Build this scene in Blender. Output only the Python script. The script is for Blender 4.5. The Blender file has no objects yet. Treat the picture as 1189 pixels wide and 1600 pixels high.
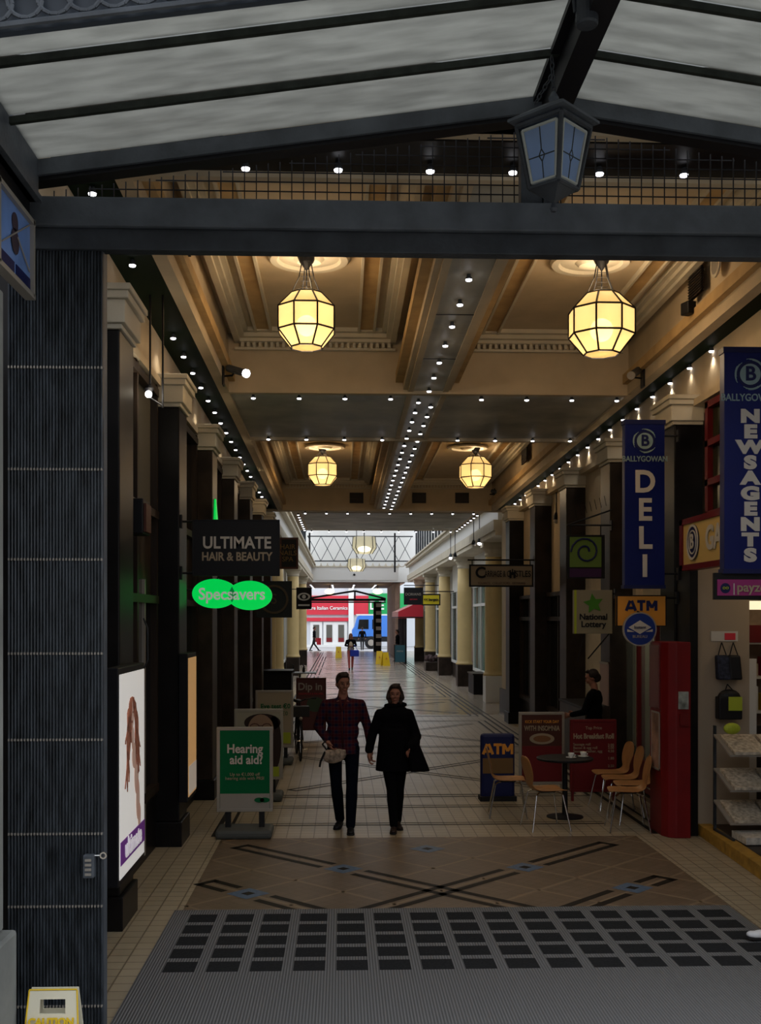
import bpy, math, random
from mathutils import Vector, Matrix
random.seed(7)
PI = math.pi
SC = bpy.context.scene
COL = SC.collection

# ---------------------------------------------------------------- camera
CAM_Z, FPX, HZ, YAW = 2.4, 1700.0, 966.0, math.radians(2.07)
cam = bpy.data.objects.new('camera', bpy.data.cameras.new('camera'))
COL.objects.link(cam); SC.camera = cam
cam.location = (0, 0, CAM_Z); cam.rotation_euler = (PI/2, 0, -YAW)
cam.data.sensor_fit = 'VERTICAL'; cam.data.sensor_height = 24
cam.data.lens = 24*FPX/1600; cam.data.shift_y = (HZ-800)/1600
cam.data.clip_end = 500

# ---------------------------------------------------------------- world and exposure
W = bpy.data.worlds.new('overcast'); SC.world = W; W.use_nodes = True
_bg = W.node_tree.nodes['Background']
_bg.inputs[0].default_value = (0.90, 0.94, 1.0, 1); _bg.inputs[1].default_value = 2.7
SC.view_settings.view_transform = 'Standard'; SC.view_settings.look = 'None'
SC.view_settings.exposure = -0.35; SC.view_settings.gamma = 1
SC.view_settings.use_curve_mapping = False
BULB_E, BULB_W, LANT_E, PANE_E, WARM_W = 9.0, 2.6, 2.8, 0.055, 23.0

# ---------------------------------------------------------------- measuring: a sight line of the camera meets a plane
def _dir(px, py):
    u, v = (px-594.5)/FPX, (HZ-py)/FPX
    return Vector((u*math.cos(YAW)+math.sin(YAW), -u*math.sin(YAW)+math.cos(YAW), v))
def WY(px, py, Y):
    d = _dir(px, py); return Vector((0, 0, CAM_Z))+d*(Y/d.y)
def WZ(px, py, Z=0.0):
    d = _dir(px, py); return Vector((0, 0, CAM_Z))+d*((Z-CAM_Z)/d.z)
def soff(Y): return 5.6-0.0188*Y            # underside of the beams, it falls gently along the arcade
def coff(Y): return 6.33-0.0188*Y           # ceiling inside the coffers

# ---------------------------------------------------------------- materials
MATS = {}
def mat(name, col, rough=0.6, metal=0.0, var=0.0, scale=8.0, bump=0.0, bscale=40.0, emit=0.0, spec=0.28, ecol=None, stretch=None):
    if name in MATS: return MATS[name]
    m = bpy.data.materials.new(name); m.use_nodes = True; MATS[name] = m
    nt = m.node_tree; b = nt.nodes['Principled BSDF']
    b.inputs['Base Color'].default_value = (*col, 1); b.inputs['Roughness'].default_value = rough
    b.inputs['Metallic'].default_value = metal; b.inputs['Specular IOR Level'].default_value = spec
    if var or bump:
        tc = nt.nodes.new('ShaderNodeTexCoord'); mp = nt.nodes.new('ShaderNodeMapping')
        nt.links.new(tc.outputs['Object'], mp.inputs[0])
        if stretch: mp.inputs['Scale'].default_value = stretch
    if var:
        n = nt.nodes.new('ShaderNodeTexNoise'); n.inputs['Scale'].default_value = scale; n.inputs['Detail'].default_value = 5
        r = nt.nodes.new('ShaderNodeValToRGB')
        r.color_ramp.elements[0].position = 0.3; r.color_ramp.elements[1].position = 0.7
        r.color_ramp.elements[0].color = (*[max(0, c*(1-var)) for c in col], 1)
        r.color_ramp.elements[1].color = (*[min(1, c*(1+var)) for c in col], 1)
        nt.links.new(mp.outputs[0], n.inputs['Vector']); nt.links.new(n.outputs['Fac'], r.inputs[0])
        nt.links.new(r.outputs[0], b.inputs['Base Color'])
    if bump:
        n2 = nt.nodes.new('ShaderNodeTexNoise'); n2.inputs['Scale'].default_value = bscale
        bp = nt.nodes.new('ShaderNodeBump'); bp.inputs['Strength'].default_value = bump; bp.inputs['Distance'].default_value = 0.02
        nt.links.new(mp.outputs[0], n2.inputs['Vector']); nt.links.new(n2.outputs['Fac'], bp.inputs['Height'])
        nt.links.new(bp.outputs[0], b.inputs['Normal'])
    if emit:
        b.inputs['Emission Color'].default_value = (*(ecol or col), 1); b.inputs['Emission Strength'].default_value = emit
    return m
M = dict(
 iron=mat('dark_iron', (0.028, 0.033, 0.040), 0.5, 0.0, 0.35, 6, 0.15),
 ironlight=mat('painted_steel_grey', (0.066, 0.076, 0.090), 0.55, 0.0, 0.3, 5, 0.1),
 black=mat('black_paint', (0.006, 0.006, 0.008), 0.5, spec=0.25),
 rubber=mat('black_rubber', (0.012, 0.012, 0.013), 0.8),
 greenrust=mat('mossy_black_bar', (0.014, 0.018, 0.014), 0.7, 0, 0.5, 14),
 cream=mat('cream_plaster', (0.56, 0.46, 0.32), 0.8, 0, 0.08, 3, 0.05),
 creamwhite=mat('pale_plaster', (0.60, 0.55, 0.44), 0.8, 0, 0.07, 3, 0.05),
 gold=mat('ochre_band', (0.50, 0.34, 0.16), 0.75, 0, 0.15, 4),
 soffit=mat('grey_mirrored_soffit', (0.42, 0.40, 0.34), 0.5, 0.0, 0.3, 1.5, spec=.2),
 soffitgreen=mat('green_black_soffit_glass', (0.006, 0.016, 0.009), 0.6, 0.0, spec=.04),
 marble=mat('dark_brown_marble', (0.026, 0.017, 0.012), 0.42, 0, 0.6, 3, spec=0.25),
 marbleblack=mat('black_marble', (0.006, 0.005, 0.005), 0.4, 0, 0.5, 3, spec=0.2),
 wood=mat('dark_timber', (0.022, 0.013, 0.008), 0.5, 0, 0.4, 5, 0.1, 60, stretch=(1, 1, .1)),
 wallbrown=mat('brown_panelled_wall', (0.028, 0.018, 0.012), 0.6, 0, 0.4, 2, spec=0.2),
 greypanel=mat('grey_blind', (0.10, 0.095, 0.08), 0.8),
 darkglass=mat('dark_shop_glass', (0.010, 0.011, 0.012), 0.07, 0, spec=0.7),
 redpaint=mat('red_paint', (0.16, 0.004, 0.006), 0.45, 0, 0.12, 4, spec=0.3),
 redframe=mat('red_window_frame', (0.13, 0.006, 0.008), 0.45),
 white=mat('white_paint', (0.72, 0.72, 0.70), 0.5),
 offwhite=mat('off_white', (0.52, 0.49, 0.44), 0.6),
 silver=mat('silver_frame', (0.34, 0.31, 0.27), 0.4, 0.3),
 chrome=mat('chrome', (0.62, 0.62, 0.62), 0.2, 1.0),
 ply=mat('bent_beech_plywood', (0.36, 0.17, 0.06), 0.4, 0, 0.15, 10, 0.03, 50, stretch=(1, 1, .2)),
 navy=mat('navy_sign', (0.001, 0.007, 0.10), 0.45, 0, 0.1, 3, spec=0.25),
 navyboard=mat('navy_board', (0.006, 0.010, 0.07), 0.5),
 green=mat('poster_green', (0.0, 0.11, 0.035), 0.6, spec=.15),
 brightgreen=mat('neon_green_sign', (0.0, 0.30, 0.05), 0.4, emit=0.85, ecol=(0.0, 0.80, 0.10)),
 leafgreen=mat('leaf_green', (0.06, 0.22, 0.02), 0.5),
 limegreen=mat('lime', (0.35, 0.42, 0.03), 0.5),
 orange=mat('orange_sign', (0.55, 0.22, 0.025), 0.5, emit=0.05),
 yellow=mat('yellow_plastic', (0.75, 0.50, 0.02), 0.45),
 yellowstep=mat('yellow_step_paint', (0.34, 0.19, 0.03), 0.6, 0, 0.3, 9),
 yellowsign=mat('yellow_fascia', (0.60, 0.42, 0.14), 0.5),
 boardbrown=mat('board_brown', (0.075, 0.022, 0.014), 0.5),
 boardred=mat('menu_red', (0.14, 0.008, 0.010), 0.5),
 purple=mat('purple', (0.17, 0.03, 0.30), 0.5),
 magenta=mat('magenta_sign', (0.30, 0.03, 0.16), 0.45),
 sand=mat('beige_sign', (0.36, 0.29, 0.20), 0.6),
 jeans=mat('dark_denim', (0.003, 0.004, 0.009), 0.9, 0, 0.3, 30, spec=0.05),
 coat=mat('black_wool', (0.003, 0.003, 0.004), 0.95, spec=0.05),
 skin=mat('skin', (0.27, 0.12, 0.08), 0.6),
 hair=mat('dark_brown_hair', (0.018, 0.010, 0.007), 0.7, 0, 0.4, 40),
 redtrouser=mat('salmon_trousers', (0.42, 0.10, 0.09), 0.8),
 blue=mat('royal_blue', (0.01, 0.03, 0.30), 0.5),
 truckblue=mat('truck_blue', (0.06, 0.20, 0.62), 0.35),
 shopred=mat('shop_red', (0.55, 0.03, 0.05), 0.5),
 shopgreen=mat('shop_green', (0.01, 0.30, 0.08), 0.5),
 stone=mat('grey_stone', (0.22, 0.23, 0.22), 0.8, 0, 0.25, 3, 0.1, 20),
 columncream=mat('yellow_cream_column', (0.62, 0.47, 0.22), 0.55, 0, 0.05, 3),
 bulbglow=mat('spotlight_glow', (1, 1, 1), 0.4, emit=BULB_E, ecol=(0.93, 0.93, 1.0)),
 warmglow=mat('warm_bulb_glow', (1, 0.9, 0.7), 0.4, emit=LANT_E*4, ecol=(1.0, 0.68, 0.30)),
 whitepanel=mat('lit_poster_white', (0.75, 0.72, 0.68), 0.4, emit=0.46, ecol=(0.92, 0.90, 0.86)),
 deskwarm=mat('lit_poster_orange', (0.70, 0.42, 0.18), 0.4, emit=0.30, ecol=(1.0, 0.55, 0.22)),
 shoplight=mat('lit_shop_ceiling_light', (1, 0.9, 0.7), 0.4, emit=1.2, ecol=(1.0, 0.85, 0.55)),
 brownhair=mat('auburn_hair', (0.22, 0.08, 0.04), 0.6, 0, 0.4, 30),
 paper=mat('newsprint', (0.42, 0.36, 0.28), 0.8, 0, 0.45, 26),
 tarmac=mat('street_paving', (0.42, 0.42, 0.42), 0.7),
 bricky=mat('red_grey_panel', (0.30, 0.20, 0.15), 0.7, 0, 0.3, 2),
)
def glassmat(name, tint, trans=0.5, rough=0.3, dirt=0.0):
    m = bpy.data.materials.new(name); m.use_nodes = True; nt = m.node_tree; nt.nodes.clear()
    o = nt.nodes.new('ShaderNodeOutputMaterial')
    tr = nt.nodes.new('ShaderNodeBsdfTransparent'); tl = nt.nodes.new('ShaderNodeBsdfTranslucent'); di = nt.nodes.new('ShaderNodeBsdfDiffuse')
    gl = nt.nodes.new('ShaderNodeBsdfGlossy'); gl.inputs['Roughness'].default_value = rough
    for n in (tl, di): n.inputs[0].default_value = (*tint, 1)
    tr.inputs[0].default_value = (*[min(1, t*1.05) for t in tint], 1)
    a = nt.nodes.new('ShaderNodeMixShader'); a.inputs[0].default_value = 0.25
    nt.links.new(tl.outputs[0], a.inputs[1]); nt.links.new(di.outputs[0], a.inputs[2])
    b = nt.nodes.new('ShaderNodeMixShader'); b.inputs[0].default_value = trans
    nt.links.new(a.outputs[0], b.inputs[1]); nt.links.new(tr.outputs[0], b.inputs[2])
    c = nt.nodes.new('ShaderNodeMixShader'); c.inputs[0].default_value = 0.04
    nt.links.new(b.outputs[0], c.inputs[1]); nt.links.new(gl.outputs[0], c.inputs[2])
    nt.links.new(c.outputs[0], o.inputs[0])
    if dirt:
        tc = nt.nodes.new('ShaderNodeTexCoord'); n = nt.nodes.new('ShaderNodeTexNoise'); n.inputs['Scale'].default_value = 3.5; n.inputs['Detail'].default_value = 8
        mp = nt.nodes.new('ShaderNodeMapping'); mp.inputs['Scale'].default_value = (1, 4, 1)
        r = nt.nodes.new('ShaderNodeValToRGB'); r.color_ramp.elements[0].position = 0.35; r.color_ramp.elements[1].position = 0.65
        r.color_ramp.elements[0].color = (*[t*(1-dirt) for t in tint], 1); r.color_ramp.elements[1].color = (*tint, 1)
        nt.links.new(tc.outputs['Object'], mp.inputs[0]); nt.links.new(mp.outputs[0], n.inputs['Vector']); nt.links.new(n.outputs['Fac'], r.inputs[0])
        for q in (tl, di, tr): nt.links.new(r.outputs[0], q.inputs[0])
    MATS[name] = m; return m
M['milky'] = glassmat('dirty_milky_glass', (0.57, 0.57, 0.54), 0.50, 0.3, 0.22)
M['bluepane'] = glassmat('pale_blue_glass', (0.50, 0.68, 1.0), 0.25)
M['signblue'] = mat('stained_blue_panel', (0.14, 0.25, 0.55), 0.4, 0, 0.2, 4)
M['clear'] = glassmat('clear_shop_glass', (0.75, 0.80, 0.80), 0.85, 0.05)
def lantern_pane():
    m = bpy.data.materials.new('amber_lantern_glass'); m.use_nodes = True; nt = m.node_tree; nt.nodes.clear()
    o = nt.nodes.new('ShaderNodeOutputMaterial'); tr = nt.nodes.new('ShaderNodeBsdfTransparent'); tr.inputs[0].default_value = (0.95, 0.78, 0.50, 1)
    tl = nt.nodes.new('ShaderNodeBsdfTranslucent'); tl.inputs[0].default_value = (0.72, 0.60, 0.40, 1)
    e = nt.nodes.new('ShaderNodeEmission'); e.inputs[0].default_value = (1.0, 0.60, 0.22, 1); e.inputs[1].default_value = PANE_E
    mx = nt.nodes.new('ShaderNodeMixShader'); mx.inputs[0].default_value = 0.22
    ad = nt.nodes.new('ShaderNodeAddShader')
    nt.links.new(tl.outputs[0], mx.inputs[1]); nt.links.new(tr.outputs[0], mx.inputs[2])
    nt.links.new(mx.outputs[0], ad.inputs[0])
    # frosted glass glows, a little unevenly
    tc = nt.nodes.new('ShaderNodeTexCoord'); n = nt.nodes.new('ShaderNodeTexNoise'); n.inputs['Scale'].default_value = 6
    mr = nt.nodes.new('ShaderNodeMapRange'); mr.inputs[3].default_value = PANE_E*.6; mr.inputs[4].default_value = PANE_E*1.4
    nt.links.new(tc.outputs['Object'], n.inputs['Vector']); nt.links.new(n.outputs['Fac'], mr.inputs[0])
    nt.links.new(mr.outputs[0], e.inputs[1]); nt.links.new(e.outputs[0], ad.inputs[1]); nt.links.new(ad.outputs[0], o.inputs[0])
    return m
M['amber'] = lantern_pane()
def tilemat(name, cols, sx, sy, grout, gcol, rough=0.25, rot=0.0):
    """small square floor tiles with grout, laid in world metres"""
    m = bpy.data.materials.new(name); m.use_nodes = True; nt = m.node_tree; b = nt.nodes['Principled BSDF']
    tc = nt.nodes.new('ShaderNodeTexCoord'); mp = nt.nodes.new('ShaderNodeMapping'); mp.inputs['Rotation'].default_value = (0, 0, rot)
    nt.links.new(tc.outputs['Object'], mp.inputs[0])
    br = nt.nodes.new('ShaderNodeTexBrick'); br.offset = 0; br.inputs['Scale'].default_value = 1.0
    br.inputs['Brick Width'].default_value = sx; br.inputs['Row Height'].default_value = sy; br.inputs['Mortar Size'].default_value = grout
    br.inputs['Color1'].default_value = (*cols[0], 1); br.inputs['Color2'].default_value = (*cols[1], 1); br.inputs['Mortar'].default_value = (*gcol, 1)
    nt.links.new(mp.outputs[0], br.inputs['Vector'])
    n = nt.nodes.new('ShaderNodeTexNoise'); n.inputs['Scale'].default_value = 1.3; n.inputs['Detail'].default_value = 6
    nt.links.new(tc.outputs['Object'], n.inputs['Vector'])
    mr = nt.nodes.new('ShaderNodeMapRange'); mr.inputs[3].default_value = 0.72; mr.inputs[4].default_value = 1.15
    nt.links.new(n.outputs['Fac'], mr.inputs[0])
    mx = nt.nodes.new('ShaderNodeMix'); mx.data_type = 'RGBA'; mx.blend_type = 'MULTIPLY'; mx.inputs[0].default_value = 1
    nt.links.new(br.outputs['Color'], mx.inputs[6]); nt.links.new(mr.outputs[0], mx.inputs[7])
    nt.links.new(mx.outputs[2], b.inputs['Base Color']); b.inputs['Roughness'].default_value = rough
    MATS[name] = m; return m
M['tile'] = tilemat('cream_floor_tiles', ((0.38, 0.315, 0.215), (0.34, 0.28, 0.19)), 0.15, 0.15, 0.006, (0.15, 0.115, 0.07), 0.42)
M['tilepink'] = tilemat('buff_mosaic', ((0.155, 0.108, 0.068), (0.135, 0.093, 0.057)), 0.105, 0.105, 0.003, (0.10, 0.07, 0.042), 0.5, PI/4)
M['tilegrey'] = tilemat('polished_pale_floor', ((0.40, 0.33, 0.26), (0.35, 0.29, 0.23)), 0.45, 0.45, 0.008, (0.16, 0.14, 0.11), 0.20)
M['inlay'] = mat('dark_brown_inlay', (0.012, 0.009, 0.006), 0.6, spec=0.2)
M['inlayblue'] = mat('slate_blue_inlay', (0.085, 0.13, 0.20), 0.5, 0, 0.2, 30, spec=0.3)
M['inlaypale'] = mat('pale_inlay_line', (0.22, 0.16, 0.10), 0.5, spec=0.3)
def matmat():
    m = bpy.data.materials.new('ribbed_grey_mat'); m.use_nodes = True; nt = m.node_tree; b = nt.nodes['Principled BSDF']
    tc = nt.nodes.new('ShaderNodeTexCoord'); w = nt.nodes.new('ShaderNodeTexWave'); w.bands_direction = 'X'; w.inputs['Scale'].default_value = 16
    r = nt.nodes.new('ShaderNodeValToRGB'); r.color_ramp.elements[0].color = (0.075, 0.077, 0.080, 1); r.color_ramp.elements[1].color = (0.155, 0.157, 0.162, 1)
    n = nt.nodes.new('ShaderNodeTexNoise'); n.inputs['Scale'].default_value = 90
    bp = nt.nodes.new('ShaderNodeBump'); bp.inputs['Strength'].default_value = 0.5; bp.inputs['Distance'].default_value = 0.01
    nt.links.new(tc.outputs['Object'], w.inputs[0]); nt.links.new(tc.outputs['Object'], n.inputs['Vector']); nt.links.new(w.outputs['Fac'], r.inputs[0])
    nt.links.new(r.outputs[0], b.inputs['Base Color']); nt.links.new(w.outputs['Fac'], bp.inputs['Height']); nt.links.new(bp.outputs[0], b.inputs['Normal'])
    b.inputs['Roughness'].default_value = 0.85
    return m
M['mat'] = matmat(); M['matdark'] = mat('dark_mat_square', (0.017, 0.018, 0.020), 0.95, 0, 0.3, 60, spec=0.1)
def plaid():
    m = bpy.data.materials.new('plaid_cotton'); m.use_nodes = True; nt = m.node_tree; b = nt.nodes['Principled BSDF']
    tc = nt.nodes.new('ShaderNodeTexCoord'); prev = None
    rgb = nt.nodes.new('ShaderNodeRGB'); rgb.outputs[0].default_value = (0.006, 0.007, 0.025, 1); prev = rgb.outputs[0]
    for d, c, s, f in (('X', (0.055, 0.006, 0.006, 1), 4.2, 0.75), ('Z', (0.060, 0.006, 0.006, 1), 4.2, 0.75), ('X', (0.10, 0.04, 0.03, 1), 8.4, 0.97), ('Z', (0.10, 0.04, 0.03, 1), 8.4, 0.97)):
        w = nt.nodes.new('ShaderNodeTexWave'); w.bands_direction = d; w.inputs['Scale'].default_value = s
        nt.links.new(tc.outputs['Object'], w.inputs[0])
        th = nt.nodes.new('ShaderNodeMath'); th.operation = 'GREATER_THAN'; th.inputs[1].default_value = f; nt.links.new(w.outputs['Fac'], th.inputs[0])
        mu = nt.nodes.new('ShaderNodeMath'); mu.operation = 'MULTIPLY'; mu.inputs[1].default_value = 0.6; nt.links.new(th.outputs[0], mu.inputs[0])
        mx = nt.nodes.new('ShaderNodeMix'); mx.data_type = 'RGBA'; mx.inputs[7].default_value = c
        nt.links.new(mu.outputs[0], mx.inputs[0]); nt.links.new(prev, mx.inputs[6]); prev = mx.outputs[2]
    nt.links.new(prev, b.inputs['Base Color']); b.inputs['Roughness'].default_value = 0.9; b.inputs['Specular IOR Level'].default_value = .08
    return m
M['plaid'] = plaid()

# ---------------------------------------------------------------- objects
def tag(o, label=None, cat=None, group=None, kind=None):
    if label: o['label'] = label
    if cat: o['category'] = cat
    if group: o['group'] = group
    if kind: o['kind'] = kind
    return o
def thing(name, label, cat, loc=(0, 0, 0), rz=0.0, group=None):
    o = bpy.data.objects.new(name, None); COL.objects.link(o); o.empty_display_size = 0.1
    o.location = loc; o.rotation_euler = (0, 0, rz)
    return tag(o, label, cat, group)
def offset(p):
    v = Vector((0, 0, 0))
    while p is not None: v += Vector(p.location); p = p.parent
    return v
class MB:
    def __init__(s): s.v = []; s.f = []; s.m = []
    def poly(s, pts, mi=0):
        n = len(s.v); s.v += [tuple(p) for p in pts]; s.f.append(tuple(range(n, n+len(pts)))); s.m.append(mi); return s
    def quads(s, vs, fs, mi=0):
        n = len(s.v); s.v += [tuple(p) for p in vs]
        for f in fs: s.f.append(tuple(i+n for i in f)); s.m.append(mi)
        return s
    def hexa(s, p, mi=0):       # p: 4 bottom points, 4 top points
        return s.quads(p, [(3, 2, 1, 0), (4, 5, 6, 7), (0, 1, 5, 4), (1, 2, 6, 5), (2, 3, 7, 6), (3, 0, 4, 7)], mi)
    def box(s, x0, x1, y0, y1, z0, z1, mi=0):
        return s.hexa([(x0, y0, z0), (x1, y0, z0), (x1, y1, z0), (x0, y1, z0), (x0, y0, z1), (x1, y0, z1), (x1, y1, z1), (x0, y1, z1)], mi)
    def slab(s, x0, x1, y0, y1, fz0, fz1, mi=0):      # heights are functions of y
        return s.hexa([(x0, y0, fz0(y0)), (x1, y0, fz0(y0)), (x1, y1, fz0(y1)), (x0, y1, fz0(y1)), (x0, y0, fz1(y0)), (x1, y0, fz1(y0)), (x1, y1, fz1(y1)), (x0, y1, fz1(y1))], mi)
    def rbox(s, c, size, R=None, mi=0):
        a, b, d = [q/2 for q in size]; R = R or Matrix.Identity(3); c = Vector(c)
        return s.hexa([c+R@Vector(p) for p in ((-a, -b, -d), (a, -b, -d), (a, b, -d), (-a, b, -d), (-a, -b, d), (a, -b, d), (a, b, d), (-a, b, d))], mi)
    def tube(s, p0, p1, r0, r1=None, n=10, mi=0, cap=True):
        r1 = r0 if r1 is None else r1; p0, p1 = Vector(p0), Vector(p1); d = (p1-p0).normalized()
        u = d.orthogonal().normalized(); w = d.cross(u); k = len(s.v)
        for p, r in ((p0, r0), (p1, r1)):
            for i in range(n):
                a = 2*PI*i/n; s.v.append(tuple(p+u*math.cos(a)*r+w*math.sin(a)*r))
        for i in range(n):
            j = (i+1) % n; s.f.append((k+i, k+j, k+n+j, k+n+i)); s.m.append(mi)
        if cap:
            s.f.append(tuple(k+n-1-i for i in range(n))); s.m.append(mi); s.f.append(tuple(k+n+i for i in range(n))); s.m.append(mi)
        return s
    def path(s, pts, r, n=8, mi=0, closed=False):
        pts = [Vector(p) for p in pts]; q = pts+[pts[0]] if closed else pts
        for a, b in zip(q, q[1:]):
            if (b-a).length > 1e-6: s.tube(a, b, r, r, n, mi)
        return s
    def lathe(s, prof, c=(0, 0, 0), n=24, mi=0, axis='Z'):
        k = len(s.v); c = Vector(c)
        for r, z in prof:
            for i in range(n):
                a = 2*PI*i/n; x, y = r*math.cos(a), r*math.sin(a)
                s.v.append(tuple(c+(Vector((x, y, z)) if axis == 'Z' else Vector((x, z, y)) if axis == 'Y' else Vector((z, x, y)))))
        for q in range(len(prof)-1):
            for i in range(n):
                j = (i+1) % n; f = (k+q*n+i, k+q*n+j, k+(q+1)*n+j, k+(q+1)*n+i)
                s.f.append(f if axis != 'Y' else f[::-1]); s.m.append(mi)
        for q, rev in ((0, True), (len(prof)-1, False)):
            if prof[q][0] > 1e-5 and prof[0] != prof[-1]:
                f = tuple(k+q*n+i for i in range(n)); s.f.append(f[::-1] if rev != (axis == 'Y') else f); s.m.append(mi)
        return s
    def ell(s, c, r, R=None, nu=14, nv=9, mi=0):
        k = len(s.v); R = R or Matrix.Identity(3); c = Vector(c)
        if not hasattr(r, '__len__'): r = (r, r, r)
        for j in range(1, nv):
            t = PI*j/nv
            for i in range(nu):
                a = 2*PI*i/nu; s.v.append(tuple(c+R@Vector((r[0]*math.sin(t)*math.cos(a), r[1]*math.sin(t)*math.sin(a), r[2]*math.cos(t)))))
        s.v.append(tuple(c+R@Vector((0, 0, r[2])))); s.v.append(tuple(c+R@Vector((0, 0, -r[2]))))
        T = k+(nv-1)*nu
        for i in range(nu):
            j = (i+1) % nu; s.f.append((T, k+i, k+j)); s.m.append(mi); b = k+(nv-2)*nu; s.f.append((T+1, b+j, b+i)); s.m.append(mi)
        for q in range(nv-2):
            for i in range(nu):
                j = (i+1) % nu; s.f.append((k+q*nu+i, k+(q+1)*nu+i, k+(q+1)*nu+j, k+q*nu+j)); s.m.append(mi)
        return s
    def caps(s, p0, r0, p1, r1, n=12):      # tapered limb with round ends
        s.tube(p0, p1, r0, r1, n); s.ell(p0, r0, nu=n, nv=8); s.ell(p1, r1, nu=n, nv=8); return s
    def prism(s, pts, depth, mi=0):          # outline in local x-z, thickness along y
        k = len(s.v); n = len(pts)
        for y in (-depth/2, depth/2):
            for p in pts: s.v.append((p[0], y, p[1]))
        s.f.append(tuple(k+i for i in range(n))); s.m.append(mi); s.f.append(tuple(k+n+n-1-i for i in range(n))); s.m.append(mi)
        for i in range(n):
            j = (i+1) % n; s.f.append((k+j, k+i, k+n+i, k+n+j)); s.m.append(mi)
        return s
    def shift(s, d, R=None):
        d = Vector(d); s.v = [tuple((R@Vector(p) if R else Vector(p))+d) for p in s.v]; return s
    def build(s, name, mats, parent=None, world=True, bevel=0.0, smooth=False, label=None, loc=None):
        me = bpy.data.meshes.new(name)
        off = offset(parent) if (world and parent is not None) else Vector((0, 0, 0))
        o = bpy.data.objects.new(name, me)
        if loc is not None:
            off = off if parent is not None and world else Vector((0, 0, 0))
            me.from_pydata([tuple(Vector(p)-Vector(loc)) for p in s.v], [], s.f); o.location = Vector(loc)-off
        else: me.from_pydata([tuple(Vector(p)-off) for p in s.v], [], s.f)
        for m in (mats if isinstance(mats, (list, tuple)) else [mats]): me.materials.append(M[m] if isinstance(m, str) else m)
        me.polygons.foreach_set('material_index', s.m)
        if smooth: me.polygons.foreach_set('use_smooth', [True]*len(s.f))
        me.update(); COL.objects.link(o)
        if parent is not None: o.parent = parent
        if bevel:
            b = o.modifiers.new('bevel', 'BEVEL'); b.width = bevel; b.segments = 2; b.limit_method = 'ANGLE'
        if label: o['label'] = label
        return o
def struct(mb, name, mats, **k):
    o = mb.build(name, mats, **k); o['kind'] = 'structure'; return o
def copy_tree(o, parent=None, **kw):
    c = o.copy(); COL.objects.link(c); c.parent = parent
    for ch in list(o.children): copy_tree(ch, c)
    return c
def text(s, size, c, m, parent, name='lettering', rx=PI/2, rz=0.0, bold=0.0, ext=0.004, sx=1.0, align='CENTER', world=True, spacing=1.0, label=None):
    cu = bpy.data.curves.new(name, 'FONT'); cu.body = s; cu.size = size; cu.align_x = align; cu.align_y = 'CENTER'
    cu.extrude = ext; cu.offset = bold; cu.space_character = spacing; cu.resolution_u = 4; cu.space_line = 0.9
    t = bpy.data.objects.new('tmp', cu); COL.objects.link(t)
    dg = bpy.context.evaluated_depsgraph_get(); me = bpy.data.meshes.new_from_object(t.evaluated_get(dg))
    bpy.data.objects.remove(t); me.name = name
    o = bpy.data.objects.new(name, me); COL.objects.link(o); me.materials.clear(); me.materials.append(M[m] if isinstance(m, str) else m)
    o.parent = parent; o.location = Vector(c)-(offset(parent) if world and parent is not None else Vector((0, 0, 0)))
    o.rotation_euler = (rx, 0, rz); o.scale = (sx, 1, 1)
    if label: o['label'] = label
    return o
def stroke_word(word, h, c, m, parent, th, world=True, gap=.16, name='lettering'):
    # heavy block capitals drawn as straight strokes, h high, centred on c, facing -y
    G = {'A': (.95, [((.0, 0), (.40, 1)), ((.55, 1), (.95, 0)), ((.2, .28), (.75, .28))]), 'T': (.80, [((0, .92), (.8, .92)), ((.4, 0), (.4, 1))]), 'M': (1.0, [((.09, 0), (.09, 1)), ((.91, 0), (.91, 1)), ((.12, .97), (.5, .30)), ((.88, .97), (.5, .30))])}
    tot = sum(G[k][0] for k in word)*h+gap*h*(len(word)-1); x = -tot/2; b = MB()
    for n_, k in enumerate(word):
        for j, ((x0, z0), (x1, z1)) in enumerate(G[k][1]):
            p, q = Vector((x+x0*h, 0, (z0-.5)*h)), Vector((x+x1*h, 0, (z1-.5)*h)); d = (q-p).normalized(); nn = Vector((-d.z, 0, d.x))*th/2; e = Vector((0, .004+.0002*j, 0))
            b.hexa([p-nn-e, q-nn-e, q-nn+e, p-nn+e, p+nn-e, q+nn-e, q+nn+e, p+nn+e])
        x += (G[k][0]+gap)*h
    b.shift(c); return b.build(name, m, parent, world=world)
def lamp(name, loc, watts, col=(1, .8, .55), r=0.08, parent=None, kind='POINT', spot=None):
    l = bpy.data.lights.new(name, kind); l.energy = watts; l.color = col; l.shadow_soft_size = r
    if kind == 'SPOT': l.spot_size = spot or 2.0; l.spot_blend = 0.5
    o = bpy.data.objects.new(name, l); COL.objects.link(o); o.location = Vector(loc)-(offset(parent) if parent is not None else Vector((0, 0, 0))); o.parent = parent
    return o
# ================================================================ THE SETTING
LX, RX = -2.0, 4.15                      # wall planes
CX = 1.12                                # centre line of the arcade
f = MB()
f.poly([(-6, -2, 0), (8, -2, 0), (8, 27, 0), (-6, 27, 0)][::1], 0)
f.poly([(-6, 27, 0), (8, 27, 0), (8, 79.5, 0), (-6, 79.5, 0)], 5)
def strip(a, b, w, z=0.002, mi=1):
    a, b = Vector((*a, z)), Vector((*b, z)); d = (b-a).normalized(); n = Vector((-d.y, d.x, 0))*w/2
    f.poly([a-n, b-n, b+n, a+n], mi)
def fsq(x, y, h, z, mi):
    f.poly([(x-h, y, z), (x, y-h, z), (x+h, y, z), (x, y+h, z)], mi)
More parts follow.
